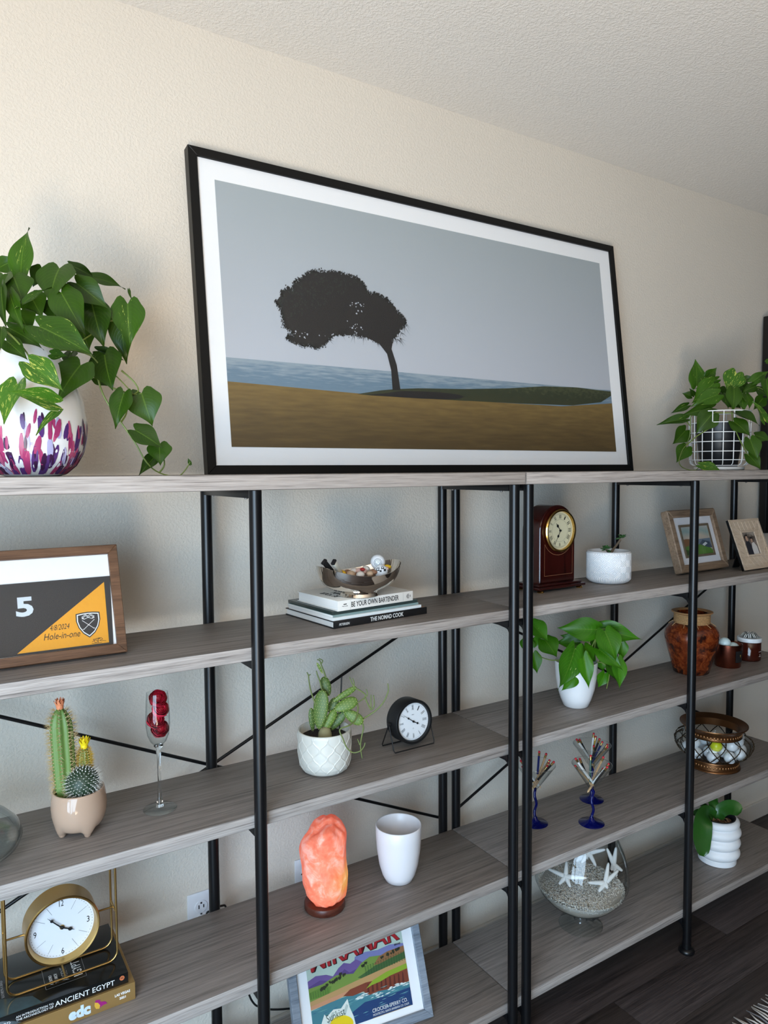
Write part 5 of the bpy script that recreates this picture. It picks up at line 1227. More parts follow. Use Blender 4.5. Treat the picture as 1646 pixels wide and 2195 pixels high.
bm = B(); lathe(bm, [(0.050, 0.2135), (0.062, 0.2125), (0.069, 0.2165), (0.0695, 0.2195), (0.066, 0.2205), (0.053, 0.2185), (0.050, 0.2135)], 56); obj('collar_rim', bm, M('tan_leather_rim', (168, 124, 80), 0.55), urn, smooth=180)
for k in range(10):
    a = 2*PI*k/10+0.2; bm = B(); tube(bm, [(0.061*math.cos(a), 0.061*math.sin(a), 0.182), (0.070*math.cos(a+0.03), 0.070*math.sin(a+0.03), 0.1765), (0.078*math.cos(a+0.05), 0.078*math.sin(a+0.05), 0.1705)], 0.0011, 5); obj('stitch', bm, ROPE, urn)

# copper cup of golf balls and a brown candle jar
COPPER = M('brushed_copper', (158, 92, 74), 0.24, 1.0)
cu = thing('copper_cup', 'copper candle cup holding golf balls, right of the brown urn', 'cup', (2.002, -0.251, Z2))
bm = B(); lathe(bm, [(0, 0.0), (0.042, 0.0), (0.0445, 0.003), (0.0485, 0.084), (0.0475, 0.0845), (0.046, 0.083), (0.0425, 0.006), (0, 0.006)], 48); obj('cup_body', bm, COPPER, cu, smooth=50)
am = math.atan2(-0.86, -0.5)
bm = B(); vs = []
for i in range(9):
    a = am+0.55+0.75*(i/8-0.5)*1.2
    vs.append([bm.verts.new(((0.0448+z*0.047+0.0004)*math.cos(a), (0.0448+z*0.047+0.0004)*math.sin(a), z)) for z in (0.022, 0.064)])
for a, b_ in zip(vs, vs[1:]): bm.faces.new((a[0], b_[0], b_[1], a[1]))
lbl = obj('label', bm, COVER_BLACK, cu, smooth=0)
lab_a = am+0.55
lettering('Y', 0.006, 0.009, M('gold_print', (190, 150, 70), 0.4), lbl, frame_of((0.0485*math.cos(lab_a), 0.0485*math.sin(lab_a), 0.045), (-math.sin(lab_a), math.cos(lab_a), 0), (0, 0, 1)), 'emblem')
MINT = M('pale_aqua_golf_ball', (206, 226, 226), 0.35, Coat_Weight=0.4)
golf_ball((1.9855, -0.249, Z2+0.0865), 'pale golf ball resting on top in the copper cup', 0.0205, 'golf balls in the copper cup', MINT)
golf_ball((2.0185, -0.262, Z2+0.0665), 'pale golf ball low at the right in the copper cup', 0.0205, 'golf balls in the copper cup', MINT)
golf_ball((2.012, -0.229, Z2+0.064), 'pale golf ball at the back of the copper cup', 0.0205, 'golf balls in the copper cup', MINT)
golf_ball((1.984, -0.270, Z2+0.044), 'pale golf ball deep at the front in the copper cup', 0.0195, 'golf balls in the copper cup', MINT)
ja = thing('candle_jar', 'brown glass candle jar with white lid and striped bow, right of copper cup', 'candle', (2.150, -0.245, Z2))
AMBER = M('dark_amber_glass', (58, 20, 12), 0.08)
bm = B(); lathe(bm, [(0, 0.0), (0.037, 0.0), (0.0405, 0.003), (0.041, 0.010), (0.041, 0.070), (0.039, 0.072), (0, 0.072)], 44); obj('jar_body', bm, AMBER, ja, smooth=50)
bm = B(); lathe(bm, [(0, 0.0721), (0.0425, 0.0721), (0.0432, 0.074), (0.0432, 0.0855), (0.042, 0.087), (0, 0.087)], 44); obj('lid', bm, M('white_lid', (222, 226, 228), 0.4), ja, smooth=50)
RIB1, RIB2 = M('white_ribbon', (232, 232, 228), 0.6), M('dark_green_ribbon', (30, 44, 38), 0.6)
rnd = random.Random(5)
for k in range(12):
    a = 2*PI*k/12+0.1; L = 0.034; bm = B(); p0 = Vector((0, 0, 0.0875)); pts = []
    for i in range(7):
        t = i/6; pts.append((L*t*math.cos(a), L*t*math.sin(a), 0.0875+0.013*math.sin(PI*min(1, t*1.05))+0.002*(k % 3)))
    for s in range(4):
        w0, w1 = -0.006+0.003*s, -0.006+0.003*(s+1); tx, ty = -math.sin(a), math.cos(a)
        for p, q in zip(pts, pts[1:]):
            f = bm.faces.new([bm.verts.new((p[0]+tx*w0, p[1]+ty*w0, p[2])), bm.verts.new((q[0]+tx*w0, q[1]+ty*w0, q[2])), bm.verts.new((q[0]+tx*w1, q[1]+ty*w1, q[2])), bm.verts.new((p[0]+tx*w1, p[1]+ty*w1, p[2]))]); f.material_index = s % 2
    obj('ribbon_loop', bm, [RIB1, RIB2], ja, smooth=0)
la = am+0.55
jm_ = lambda z: frame_of((0.0414*math.cos(la), 0.0414*math.sin(la), z), (-math.sin(la), math.cos(la), 0), (0, 0, 1))
strokes([[(-0.008, 0), (0.008, 0)]], 0.0012, PALE_INK, ja, jm_(0.038), 'label_line', 0.0002); strokes([ring_(0.0022, 10)], 0.001, PALE_INK, ja, jm_(0.026), 'label_emblem', 0.0002); strokes([[(-0.006, 0), (0.006, 0)]], 0.0014, PALE_INK, ja, jm_(0.020), 'label_foot_line', 0.0002)
# ------------------------------------------------------------------ fourth boards
# gold box book, black book, gold clock
ed = thing('book', 'gold boxed keepsake book lying lowest under the gold framed clock', 'book', (-0.1405-0.31, -0.2955, Z3+0.0002), 0.0)
GOLDP = M('satin_gold_paper', (176, 142, 88), 0.35, 0.55)
bm = B(); box(bm, (0, 0, 0), (0.31, 0.205, 0.0366), 0.0008); obj('slipcase', bm, GOLDP, ed, smooth=0)
ICE = M('pale_blue_print', (196, 214, 228), 0.5)
lettering('edc', 0.041, 0.024, ICE, ed, FRONT(0.31-0.1075, -0.0003, 0.018), 'edc_logo', bold=0.06)
lettering('LAS VEGAS', 0.030, 0.0055, PALE_INK, ed, FRONT(0.31-0.0255, -0.0003, 0.0225), 'city_lettering', bold=0.03)
lettering('2021', 0.0125, 0.0050, PALE_INK, ed, FRONT(0.31-0.0255, -0.0003, 0.0135), 'year_lettering', bold=0.03)
bx_ = lambda pts: [(0.31-0.068+x*0.001, 0.018+y*0.001) for x, y in pts]
bm = B(); f0 = FRONT(0, -0.0003, 0)
flat(bm, bx_([(-11,7), (-9,11), (-1,9), (0,4), (8,2), (13,-4), (4,-5), (-3,-8)]), 0.0001, 0, f0); flat(bm, bx_([(-11,7), (-5,4), (-1,-3), (-3,-9), (-9,-7), (-12,0)]), 0.0002, 1, f0)
obj('painted_emblem', bm, [M('magenta_print', (150, 24, 110), 0.5), M('mustard_print', (212, 164, 58), 0.5)], ed, smooth=0)
ZE = Z3+0.0002+0.0367
eg = book('book', 'black archaeology paperback on the gold boxed book, under the gold clock', (-0.1525-0.26, -0.2895, ZE), 0.0, 0.26, 0.19, 0.0225, M('glossy_black_cover', (20, 22, 22), 0.14), None, PAGES, board=0.0012)
lettering('ANCIENT EGYPT', 0.112, 0.0105, PALE_INK, eg, FRONT(0.26-0.083, -0.0010, 0.0112), 'title_lettering')
lettering('AN INTRODUCTION TO\nTHE ARCHAEOLOGY OF', 0.066, 0.0105, PALE_INK, eg, FRONT(0.26-0.1745, -0.0010, 0.0108), 'subtitle_lettering')
lettering('BARD', 0.022, 0.0050, PALE_INK, eg, FRONT(0.26-0.228, -0.0010, 0.0085), 'author_lettering')
bm = B(); mm = FRONT(0.26-0.0125, -0.0010, 0.0145)
disc(bm, 0.0048, 0.0001, mm, 20); obj('spine_badge', bm, M('orange_print', (216, 120, 74), 0.5), eg, smooth=0)
strokes([[(-0.003, 0.0015), (0.0005, 0.0022), (0.003, 0.0015)], [(-0.003, -0.0018), (-0.0005, -0.001), (0.003, -0.0018)], [(-0.003, 0.0), (0.003, 0.0005)]], 0.0008, INK, eg, mm, 'badge_mark', 0.0002)
tm = lambda x, y: TOP(0.26+x, y, 0.0226) @ Matrix.Rotation(PI/2, 4, 'Z')
lettering('AN INTRO', 0.03, 0.006, PALE_INK, eg, tm(-0.138, 0.060), 'cover_lettering'); lettering('THE ARCH', 0.03, 0.006, PALE_INK, eg, tm(-0.128, 0.060), 'cover_lettering'); lettering('ANCIENT', 0.045, 0.012, M('grey_print', (150, 150, 150), 0.6), eg, tm(-0.112, 0.066), 'cover_lettering'); lettering('EGYPT', 0.05, 0.017, PALE_INK, eg, tm(-0.088, 0.070), 'cover_lettering')
lettering('KATHRYN A BARD', 0.055, 0.0055, M('grey_print', (150, 150, 150), 0.6), eg, tm(-0.224, 0.085), 'cover_lettering')
strokes([[(-0.150, 0.035), (-0.150, 0.105), (-0.074, 0.105), (-0.074, 0.035), (-0.150, 0.035)]], 0.0006, M('grey_print', (150, 150, 150), 0.6), eg, TOP(0.26, 0, 0.0226), 'cover_box', 0.0001)
bm = B(); flat(bm, [(0.005, 0.0), (0.10, 0.0), (0.085, 0.03), (0.05, 0.045), (0.02, 0.06), (0.005, 0.09)], 0.0, 0, TOP(0, 0.002, 0.0226)); obj('cover_image', bm, grad_mat('teal_cover_print', [(0, (58, 84, 92)), (0.5, (38, 54, 58)), (1, (22, 26, 28))], 1, 0.15, 40, 0.6), eg, smooth=0)
bm = B(); flat(bm, [(0.0, 0.001), (0.062, 0.001), (0.05, 0.008), (0.03, 0.016), (0.0, 0.0215)], 0.0, 0, FRONT(0, -0.0010, 0)); obj('spine_image', bm, grad_mat('grey_cover_print', [(0, (120, 132, 138)), (1, (60, 70, 74))], 0, 0.2, 60, 0.5), eg, smooth=0)
ZG = ZE+0.0226
gc = thing('mantel_clock', 'round gold clock held between two gold wire loops, on the black book', 'clock', (-0.2665, -0.2155, ZG))
lw = 0.0024
def rloop(hw_, h_, r, y):
    pts = []
    for cx, cz__, a0 in ((hw_-r, r, -PI/2), (hw_-r, h_-r, 0), (-hw_+r, h_-r, PI/2), (-hw_+r, r, PI)):
        for i in range(6): a = a0+PI/2*i/5; pts.append((cx+r*math.cos(a), y, cz__+r*math.sin(a)))
    return pts
for y in (-0.0265, 0.0265):
    bm = B(); tube(bm, [(x, yy, z+lw) for x, yy, z in rloop(0.1035, 0.222, 0.020, y)], lw, 10, closed=True); obj('wire_loop', bm, GOLD, gc, smooth=180)
GR = 0.0705; gz_ = 0.1040
mf = FRONT(0, -0.0300, gz_)
bm = B(); lathe(bm, [(0, -0.054), (GR-0.004, -0.054), (GR-0.001, -0.052), (GR-0.001, -0.004), (GR, 0.0), (GR-0.002, 0.002), (GR-0.005, 0.001), (GR-0.0085, -0.012), (GR-0.0085, -0.016), (0, -0.016)], 72, mat=mf); obj('drum', bm, GOLD, gc)
bm = B(); disc(bm, GR-0.0088, -0.0152, mf, 64); gd = obj('dial', bm, M('white_clock_dial', (232, 234, 238), 0.45), gc, smooth=0)
for i in range(12):
    if i % 3 == 0:
        x, y = clock_pol(0.0500, i*5); lettering({0: '12', 3: '3', 6: '6', 9: '9'}[i], 0.0085 if i == 0 else 0.0052, 0.0125, INK, gd, mf @ Matrix.Translation((x, y, -0.0150)), 'numeral')
strokes([[clock_pol(0.036, i*5), clock_pol(0.055, i*5)] for i in range(12) if i % 3], 0.0005, INK, gd, mf, 'hour_line', -0.0150)
strokes([[clock_pol(0.0580, q-0.12), clock_pol(0.0580, q+0.12)] for q in range(60)], 0.0007, INK, gd, mf, 'minute_dot', -0.0150, kind='stuff')
hand(spade(0.0265, 0.0014, 0.62, 0.15), INK, gd, mf, 19.5, 'hour_hand', -0.0125); hand(spade(0.040, 0.0013, 0.70, 0.08), INK, gd, mf, 52.8, 'minute_hand', -0.0112)
bm = B(); lathe(bm, [(0.0048, -0.0150), (0.0044, -0.0132), (0.0032, -0.013)], 18, mat=mf); obj('boss_ring', bm, GOLD, gd); bm = B(); lathe(bm, [(0.0026, -0.0132), (0.0026, -0.0098), (0, -0.009)], 14, mat=mf); obj('hand_boss', bm, INK, gd)
bm = B(); disc(bm, GR-0.0052, -0.0030, mf, 56); obj('glazing', bm, PANE, gc, smooth=0)
for s in (-1, 1):
    bm = B(); tube(bm, [(s*(GR-0.003), 0.0, gz_), (s*0.1035, 0.0, gz_)], 0.0020, 8); obj('side_rod', bm, GOLD, gc)
    bm = B(); tube(bm, [(s*0.1035, -0.0265, gz_), (s*0.1035, 0.0265, gz_)], 0.0020, 8); obj('link_bar', bm, GOLD, gc)
bm = B(); tube(bm, [(0.002, -0.0265, lw), (0.002, 0.0265, lw)], 0.0020, 8); obj('link_bar', bm, GOLD, gc)

# salt lamp (lit)
sl = thing('salt_lamp', 'glowing orange rock salt lamp on a dark wooden base', 'lamp', (0.336, -0.228, Z3))
bm = B(); lathe(bm, [(0, 0.0), (0.049, 0.0), (0.051, 0.003), (0.051, 0.015), (0.049, 0.018), (0, 0.018)], 40); obj('wood_base', bm, wood('dark_red_wood', (52, 22, 16), (80, 38, 28), (96, 52, 38), 0.35, sx=10, streak=(90, 90, 90)), sl, smooth=50)
bm = B(); bmesh.ops.create_icosphere(bm, subdivisions=5, radius=1.0)
for v in bm.verts:
    d = v.co.normalized(); t = d.z
    r = 1.0 + 0.13*noise.noise(d*1.7+Vector((3.1, 0, 0))) + 0.05*noise.noise(d*4.2) + 0.012*noise.noise(d*11)
    # flat cleaved facets
    for nx, ny, nz, o_ in ((0.80, -0.55, 0.10, 0.90), (-0.6, -0.75, 0.1, 0.95), (-0.55, 0.1, 0.8, 0.92), (-0.05, -0.95, 0.30, 0.95)):
        n_ = Vector((nx, ny, nz)).normalized(); c_ = d.dot(n_)
        if c_*r > o_: r = o_/c_
    hz_ = math.sqrt(max(1e-9, 1-t*t)); ex_ = 4.2 if t > 0 else 6.0; se = (hz_**ex_+abs(t)**ex_)**(-1/ex_)
    w = 0.0600*se*(1.0 - 0.24*max(0, -t*se-0.3) - 0.06*max(0, t)); zz_ = t*se*(0.097 + 0.014*d.x)
    v.co = Vector((d.x*r*w, d.y*r*w*0.94, 0.114 + r*zz_))
    if v.co.z < 0.0185: v.co.z = 0.0185
SALT = M('lit_rock_salt', (238, 128, 92), 0.45)
def _salt():
    t = NT(SALT); v = t.obj(); n = t.noise(v, 26, 5, 0.65, 0.4); n2 = t.noise(v, 9, 3, 0.5, 0.5)
    t.base(t.ramp(n, [(0.3, C(220, 110, 80)), (0.5, C(240, 150, 118)), (0.66, C(250, 206, 186))]))
    vm = t.n('ShaderNodeVectorMath', operation='DISTANCE'); vm.inputs[1].default_value = (0.042, -0.040, 0.078); t.l(v, vm.inputs[0])
    ad = t.n('ShaderNodeMath', operation='MULTIPLY_ADD', i_1=0.05); t.l(n2, ad.inputs[0]); t.l(vm.outputs['Value'], ad.inputs[2])
    t.l(t.ramp(ad.outputs[0], [(0.040, C(255, 190, 76)), (0.062, C(254, 140, 60)), (0.085, C(240, 90, 48)), (0.15, C(222, 68, 44))]), t.b.inputs['Emission Color'])
    t.b.inputs['Emission Strength'].default_value = 0.52
    t.bump(n, 0.35, 0.004)
    t.b.inputs['Subsurface Weight'].default_value = 0.25; t.b.inputs['Subsurface Radius'].default_value = (0.03, 0.01, 0.006)
_salt()
obj('salt_rock', bm, SALT, sl, smooth=50)

# plain white tumbler pot
tp = thing('planter', 'empty tall white ceramic planter, right of the salt lamp', 'pot', (0.558, -0.229, Z3))
bm = B(); lathe(bm, [(0, 0.0), (0.031, 0.0), (0.036, 0.0025), (0.044, 0.018), (0.052, 0.045), (0.058, 0.085), (0.0605, 0.12), (0.061, 0.150), (0.0595, 0.1515), (0.0575, 0.150), (0.0565, 0.11), (0.05, 0.05), (0.04, 0.015), (0, 0.012)], 56); obj('planter_body', bm, M('white_eggshell_ceramic', (232, 230, 232), 0.3), tp, smooth=180)

# martini glasses full of golf pencils
COBALT = M('cobalt_blue_glass', (8, 18, 110), 0.04, 0.0, Transmission_Weight=0.55, IOR=1.45)
def martini(label, x, y, rz):
    g = thing('martini_glass', label, 'glass', (x, y, Z3), rz)
    bm = B(); lathe(bm, [(0, 0.0005), (0.038, 0.0), (0.039, 0.0012), (0.037, 0.003), (0.018, 0.0065), (0.008, 0.013), (0.0048, 0.022), (0, 0.022)], 40); obj('foot', bm, COBALT, g, smooth=60)
    bm = B(); p = [(0.0030*math.sin(i*0.8), 0.0030*math.cos(i*0.8)-0.0030, 0.018+0.0075*i) for i in range(12)] + [(0, 0, 0.109)]; tube(bm, smooth_path(p, 3), 0.0042, 10); obj('wavy_stem', bm, COBALT, g, smooth=180)
    bm = B(); lathe(bm, [(0, 0.1055), (0.0045, 0.107), (0.012, 0.116), (0.0595, 0.1840), (0.0605, 0.1852), (0.0600, 0.1862)], 48); gb_ = obj('bowl', bm, BOWLGLASS, g, smooth=60)
    bm = B(); tube(bm, [(0.0603*math.cos(2*PI*k/48), 0.0603*math.sin(2*PI*k/48), 0.1862) for k in range(48)], 0.0007, 5, closed=True); obj('rim', bm, SOLIDGLASS, gb_, smooth=180)
    return g
martini('cobalt stemmed martini glass of golf pencils, nearest the shelf front', 1.222, -0.301, 0.3)
martini('cobalt stemmed martini glass of golf pencils, behind the front one', 1.347, -0.191, 1.4)
martini('cobalt stemmed martini glass of golf pencils, partly hidden by the double posts', 1.078, -0.206, 2.2)
ERASER = M('red_eraser', (196, 40, 52), 0.7); FERRULE = M('gold_ferrule', (202, 170, 110), 0.3, 1.0); PWOOD = M('sharpened_wood', (214, 176, 128), 0.7); LEAD = M('pencil_lead', (40, 40, 42), 0.5)
PCOL = {'white': M('white_pencil_paint', (226, 226, 222), 0.35), 'black': M('black_pencil_paint', (26, 26, 28), 0.35), 'green': M('green_pencil_paint', (24, 66, 44), 0.35), 'tan': M('tan_pencil_wood', (176, 142, 104), 0.45), 'navy': M('navy_pencil_paint', (24, 36, 96), 0.35), 'yellow': M('yellow_pencil_paint', (206, 160, 48), 0.35)}
PENC = {'front': ((1.222, -0.301), [(-0.053, 0.019, 0.21), (-0.041, 0.033, 0.18), (-0.018, 0.034, 0.197), (0.008, 0.012, 0.209), (0.009, -0.037, 0.22), (0.033, -0.038, 0.194), (0.036, -0.014, 0.17), (0.012, -0.050, 0.193), (-0.035, 0.026, 0.193)]),
 'rear': ((1.347, -0.191), [(-0.050, 0.022, 0.207), (-0.033, 0.025, 0.202), (0.01, 0.002, 0.221), (0.026, 0.007, 0.206), (0.002, -0.03, 0.214), (0.022, -0.025, 0.199), (0.044, -0.028, 0.186), (0.015, -0.052, 0.192), (-0.003, -0.01, 0.186)]),
 'left': ((1.078, -0.206), [(-0.011, -0.027, 0.238), (0.017, -0.029, 0.226), (-0.025, 0.037, 0.201), (0.048, -0.014, 0.194), (0.029, -0.050, 0.205), (0.026, -0.026, 0.185), (0.042, -0.016, 0.187), (-0.050, 0.013, 0.205), (-0.035, 0.022, 0.180)])}
PC = ['white', 'tan', 'black', 'green', 'tan', 'white', 'tan', 'black', 'white']; PC2 = ['white', 'black', 'white', 'yellow', 'black', 'navy', 'black', 'tan', 'tan']; PC3 = ['navy', 'tan', 'black', 'tan', 'black', 'tan', 'tan', 'white', 'white']
_pen = {}
rnd = random.Random(17)
for gi, (wh, pcs) in enumerate((('front', PC), ('rear', PC2), ('left', PC3))):
    (gx_, gy_), tips = PENC[wh]
    gname = {'front': 'the front martini glass', 'rear': 'the rear martini glass', 'left': 'the martini glass behind the posts'}[wh]
    for i, (tip, c) in enumerate(zip(tips, pcs)):
        tip = Vector(tip); hr = math.hypot(tip.x, tip.y)
        a0 = Vector((0, 0, 0.1205)) + Vector((0.006*math.cos(i*0.7), 0.006*math.sin(i*0.7), 0.0005*i))
        d = (tip-a0); L0 = 0.102
        # keep inside the cone where it crosses the rim
        t = min(1.0, (0.186-a0.z)/max(0.01, d.z)); pr_r = math.hypot(a0.x+d.x*t, a0.y+d.y*t)
        if pr_r > 0.052: d.x *= 0.052/pr_r; d.y *= 0.052/pr_r; tip = a0+d
        d.normalize(); q = d.to_track_quat('Z', 'Y')
        key_ = lambda q_: 0.843*q_[0]-0.537*q_[1]
        rank = sorted(range(len(tips)), key=lambda n_: key_(tips[n_])).index(i)
        r = thing('pencil', '%s golf pencil, red eraser %s from the left in %s' % (c, ['first', 'second', 'third', 'fourth', 'fifth', 'sixth', 'seventh', 'eighth', 'ninth'][rank], gname), 'pencil', (gx_+tip.x, gy_+tip.y, Z3+tip.z), 0, 'golf pencils in %s' % gname)
        r.rotation_euler = q.to_euler()
        L = min(L0, (tip-a0).length*0.98)
        key = (c,)
        if key not in _pen:
            bm = B(); lathe(bm, [(0, -0.082), (0.0034, -0.0815), (0.0034, -0.014), (0, -0.014)], 6); a_ = obj('barrel', bm, PCOL[c], r, smooth=0)
            bm = B(); lathe(bm, [(0.0012, -0.089), (0.0034, -0.082)], 6); b1 = obj('sharpened_tip', bm, PWOOD, r, smooth=0)
            bm = B(); lathe(bm, [(0.0036, -0.015), (0.0037, -0.012), (0.0034, -0.010), (0.0037, -0.008), (0.0036, -0.005)], 10); c1 = obj('ferrule', bm, FERRULE, r)
            bm = B(); lathe(bm, [(0.0034, -0.0052), (0.0034, -0.001), (0.0026, 0.0), (0, 0)], 10); e1 = obj('eraser', bm, ERASER, r)
            _pen[key] = (a_.data, b1.data, c1.data, e1.data)
        else:
            for nm, me in zip(('barrel', 'sharpened_tip', 'ferrule', 'eraser'), _pen[key]):
                o = bpy.data.objects.new(nm, me); COL.objects.link(o); o.parent = r

# bronze collared glass bowl of golf balls
BRONZE = M('antique_bronze', (112, 74, 44), 0.35, 0.85)
BRX, BRY = 1.937, -0.242
bb = thing('glass_bowl', 'round netted glass bowl with bronze collar and base, full of golf balls', 'bowl', (BRX, BRY, Z3))
bm = B(); lathe(bm, [(0, 0.0), (0.091, 0.0), (0.093, 0.002), (0.092, 0.006), (0.088, 0.008), (0.086, 0.028), (0.090, 0.031), (0.089, 0.035), (0.080, 0.036), (0, 0.030)], 56); obj('base_ring', bm, BRONZE, bb, smooth=50)
bm = B(); lathe(bm, [(0.096, 0.117), (0.097, 0.119), (0.0945, 0.122), (0.0945, 0.135), (0.098, 0.139), (0.108, 0.147), (0.116, 0.155), (0.1155, 0.158), (0.110, 0.157), (0.096, 0.149), (0.088, 0.146), (0.088, 0.120), (0.096, 0.117)], 64); obj('collar', bm, BRONZE, bb, smooth=50)
pierce = M('shadowed_bronze_recess', (52, 32, 20), 0.6, 0.5)
dm = None
for k in range(52):
    for z, r in ((0.1285, 0.0947), (0.0185, 0.0870)):
        a = 2*PI*k/52
        if dm is None:
            bm = B(); bmesh.ops.create_icosphere(bm, subdivisions=1, radius=1.0); o = obj('bead', bm, M('worn_bronze_bead', (176, 128, 84), 0.35, 0.9), bb, smooth=180); dm = o.data
        else: o = bpy.data.objects.new('bead', dm); COL.objects.link(o); o.parent = bb
        o.matrix_local = Matrix.Translation((r*math.cos(a), r*math.sin(a), z)) @ Matrix.Rotation(a, 4, 'Z') @ Matrix.Diagonal((0.0018, 0.0034, 0.0052, 1))
gp_ = [(0, 0.037), (0.075, 0.0375), (0.098, 0.043), (0.118, 0.058), (0.130, 0.080), (0.131, 0.095), (0.124, 0.108), (0.106, 0.119), (0.093, 0.124)]
bm = B(); lathe(bm, gp_, 64); obj('glass_body', bm, BOWLGLASS, bb, smooth=180)
def gr(z):
    for (r0, z0), (r1, z1) in zip(gp_[1:], gp_[2:]):
        if z0 <= z <= z1: return r0+(r1-r0)*(z-z0)/(z1-z0)
    return 0.093
NETW = M('dark_twisted_wire', (58, 46, 30), 0.4, 0.8)
for k in range(12):
    for s in (1, -1):
        bm = B(); pts = []
        for i in range(25):
            z = 0.0385+0.082*i/24; a = 2*PI*k/14 + s*(2*PI/12)*1.0*(i/24); r = gr(z)+0.0022+0.0006*math.sin(i*2.6); pts.append((r*math.cos(a), r*math.sin(a), z+0.0006*math.cos(i*2.6)))
        tube(bm, pts, [0.0016+0.0005*(j % 2) for j in range(25)], 5); obj('net_wire', bm, NETW, bb, smooth=180)
GB = [(0.070, -0.062, 0.062), (0.022, -0.090, 0.062), (-0.032, -0.086, 0.062), (-0.078, -0.050, 0.062), (-0.092, 0.006, 0.062), (-0.066, 0.060, 0.062), (0.050, -0.010, 0.062), (0.000, -0.040, 0.062), (-0.044, -0.012, 0.062), (0.092, -0.010, 0.062), (0.06, 0.055, 0.062), (0.0, 0.05, 0.062),
      (0.052, -0.062, 0.097), (-0.004, -0.074, 0.096), (-0.054, -0.046, 0.097), (0.085, -0.045, 0.097), (0.025, -0.025, 0.097), (-0.03, 0.02, 0.097), (-0.085, 0.02, 0.097)]
GPOS = ['lower layer, right front', 'lower layer, front centre', 'lower layer, front left', 'lower layer, left', 'lower layer, far left', 'lower layer, back left', 'lower layer, middle right', 'lower layer, middle', 'lower layer, middle left', 'lower layer, far right', 'lower layer, back right', 'lower layer, back', 'upper layer, front right', 'upper layer, front centre', '', 'upper layer, far right', 'upper layer, middle', 'upper layer, back', 'upper layer, far left']
for i, p in enumerate(GB):
    yel = i == 14
    golf_ball((BRX+p[0], BRY+p[1], Z3+p[2]), ('yellow golf ball among the white ones in the bronze collared bowl' if yel else 'white golf ball in the bronze collared glass bowl, %s' % GPOS[i]), 0.0212, None if yel else 'golf balls in the bronze collared bowl', M('yellow_golf_ball', (206, 214, 30), 0.35) if yel else GOLF)

# ------------------------------------------------------------------ lowest boards
FOOTGLASS = thin_glass('clear_foot_glass', (0.90, 0.93, 0.92), 1.3)
br = thing('brandy_glass', 'giant clear brandy glass of sand, beads and starfish on the lowest shelf', 'glass', (1.236, -0.249, Z4))
bm = B(); lathe(bm, [(0.066, 0.0), (0.068, 0.0015), (0.067, 0.003), (0.040, 0.006), (0.022, 0.011), (0.017, 0.018), (0.019, 0.023), (0.016, 0.028), (0.015, 0.038), (0.020, 0.045), (0, 0.047)], 48); obj('foot', bm, FOOTGLASS, br, smooth=60)
gbp = [(0, 0.0475), (0.03, 0.0485), (0.070, 0.062), (0.104, 0.085), (0.130, 0.115), (0.144, 0.145), (0.146, 0.168), (0.141, 0.205), (0.129, 0.247), (0.112, 0.287), (0.108, 0.296)]
bm = B(); lathe(bm, gbp, 72); obj('bowl', bm, BOWLGLASS, br, smooth=180)
SAND = M('cream_sand', (206, 196, 178), 0.9)
def _sand():
    t = NT(SAND); v = t.obj(); n = t.noise(v, 500, 2); t.base(t.mix(n, C(176, 164, 146), C(226, 218, 204)))
_sand()
ins = lambda pr, k: [(max(0, r-k), z+k*0.6) for r, z in pr]
bm = B(); lathe(bm, [(0, 0.0495), (0.028, 0.0505), (0.068, 0.064), (0.1015, 0.087), (0.1210, 0.108), (0, 0.110)], 64); sd = obj('sand', bm, SAND, br, smooth=60, kind='stuff')
bm = B(); rnd = random.Random(12)
bead = [Vector(p) for p in ((1,0,0), (-1,0,0), (0,1,0), (0,-1,0), (0,0,1), (0,0,-1))]; bf = ((0,2,4), (2,1,4), (1,3,4), (3,0,4), (2,0,5), (1,2,5), (3,1,5), (0,3,5))
for k in range(8200):
    a = rnd.uniform(0, 2*PI); rr_ = 0.131*math.sqrt(rnd.random()); zt_ = 0.126+0.006*math.sin(a*2+1)*(rr_/0.13)+0.003*rnd.random()
    if k > 6200: zt_ = 0.108+0.022*rnd.random(); rr_ = 0.1195+(zt_-0.108)*0.62-0.003*rnd.random()
    c = Vector((rr_*math.cos(a), rr_*math.sin(a), zt_)); s = rnd.uniform(0.0017, 0.0029); q = Matrix.Rotation(rnd.uniform(0, 3), 3, 'X') @ Matrix.Rotation(rnd.uniform(0, 3), 3, 'Y')
    vs = [bm.verts.new(c + q @ (p*s)) for p in bead]; mi = rnd.choice([0, 0, 1, 2])
    for f in bf: bm.faces.new([vs[i] for i in f]).material_index = mi
obj('beads', bm, [M('white_bead', (226, 222, 214), 0.4), M('grey_bead', (176, 170, 162), 0.4), M('tan_bead', (202, 190, 170), 0.4)], br, smooth=0, kind='stuff')
bm = B(); lathe(bm, [(0.1205, 0.1085), (0.1305, 0.1235), (0.1305, 0.1245), (0, 0.1262)], 48); obj('bead_bed', bm, M('pale_bead_bed', (186, 180, 170), 0.6), br, smooth=60, kind='stuff')
STAR = M('white_dried_starfish', (228, 226, 222), 0.8)
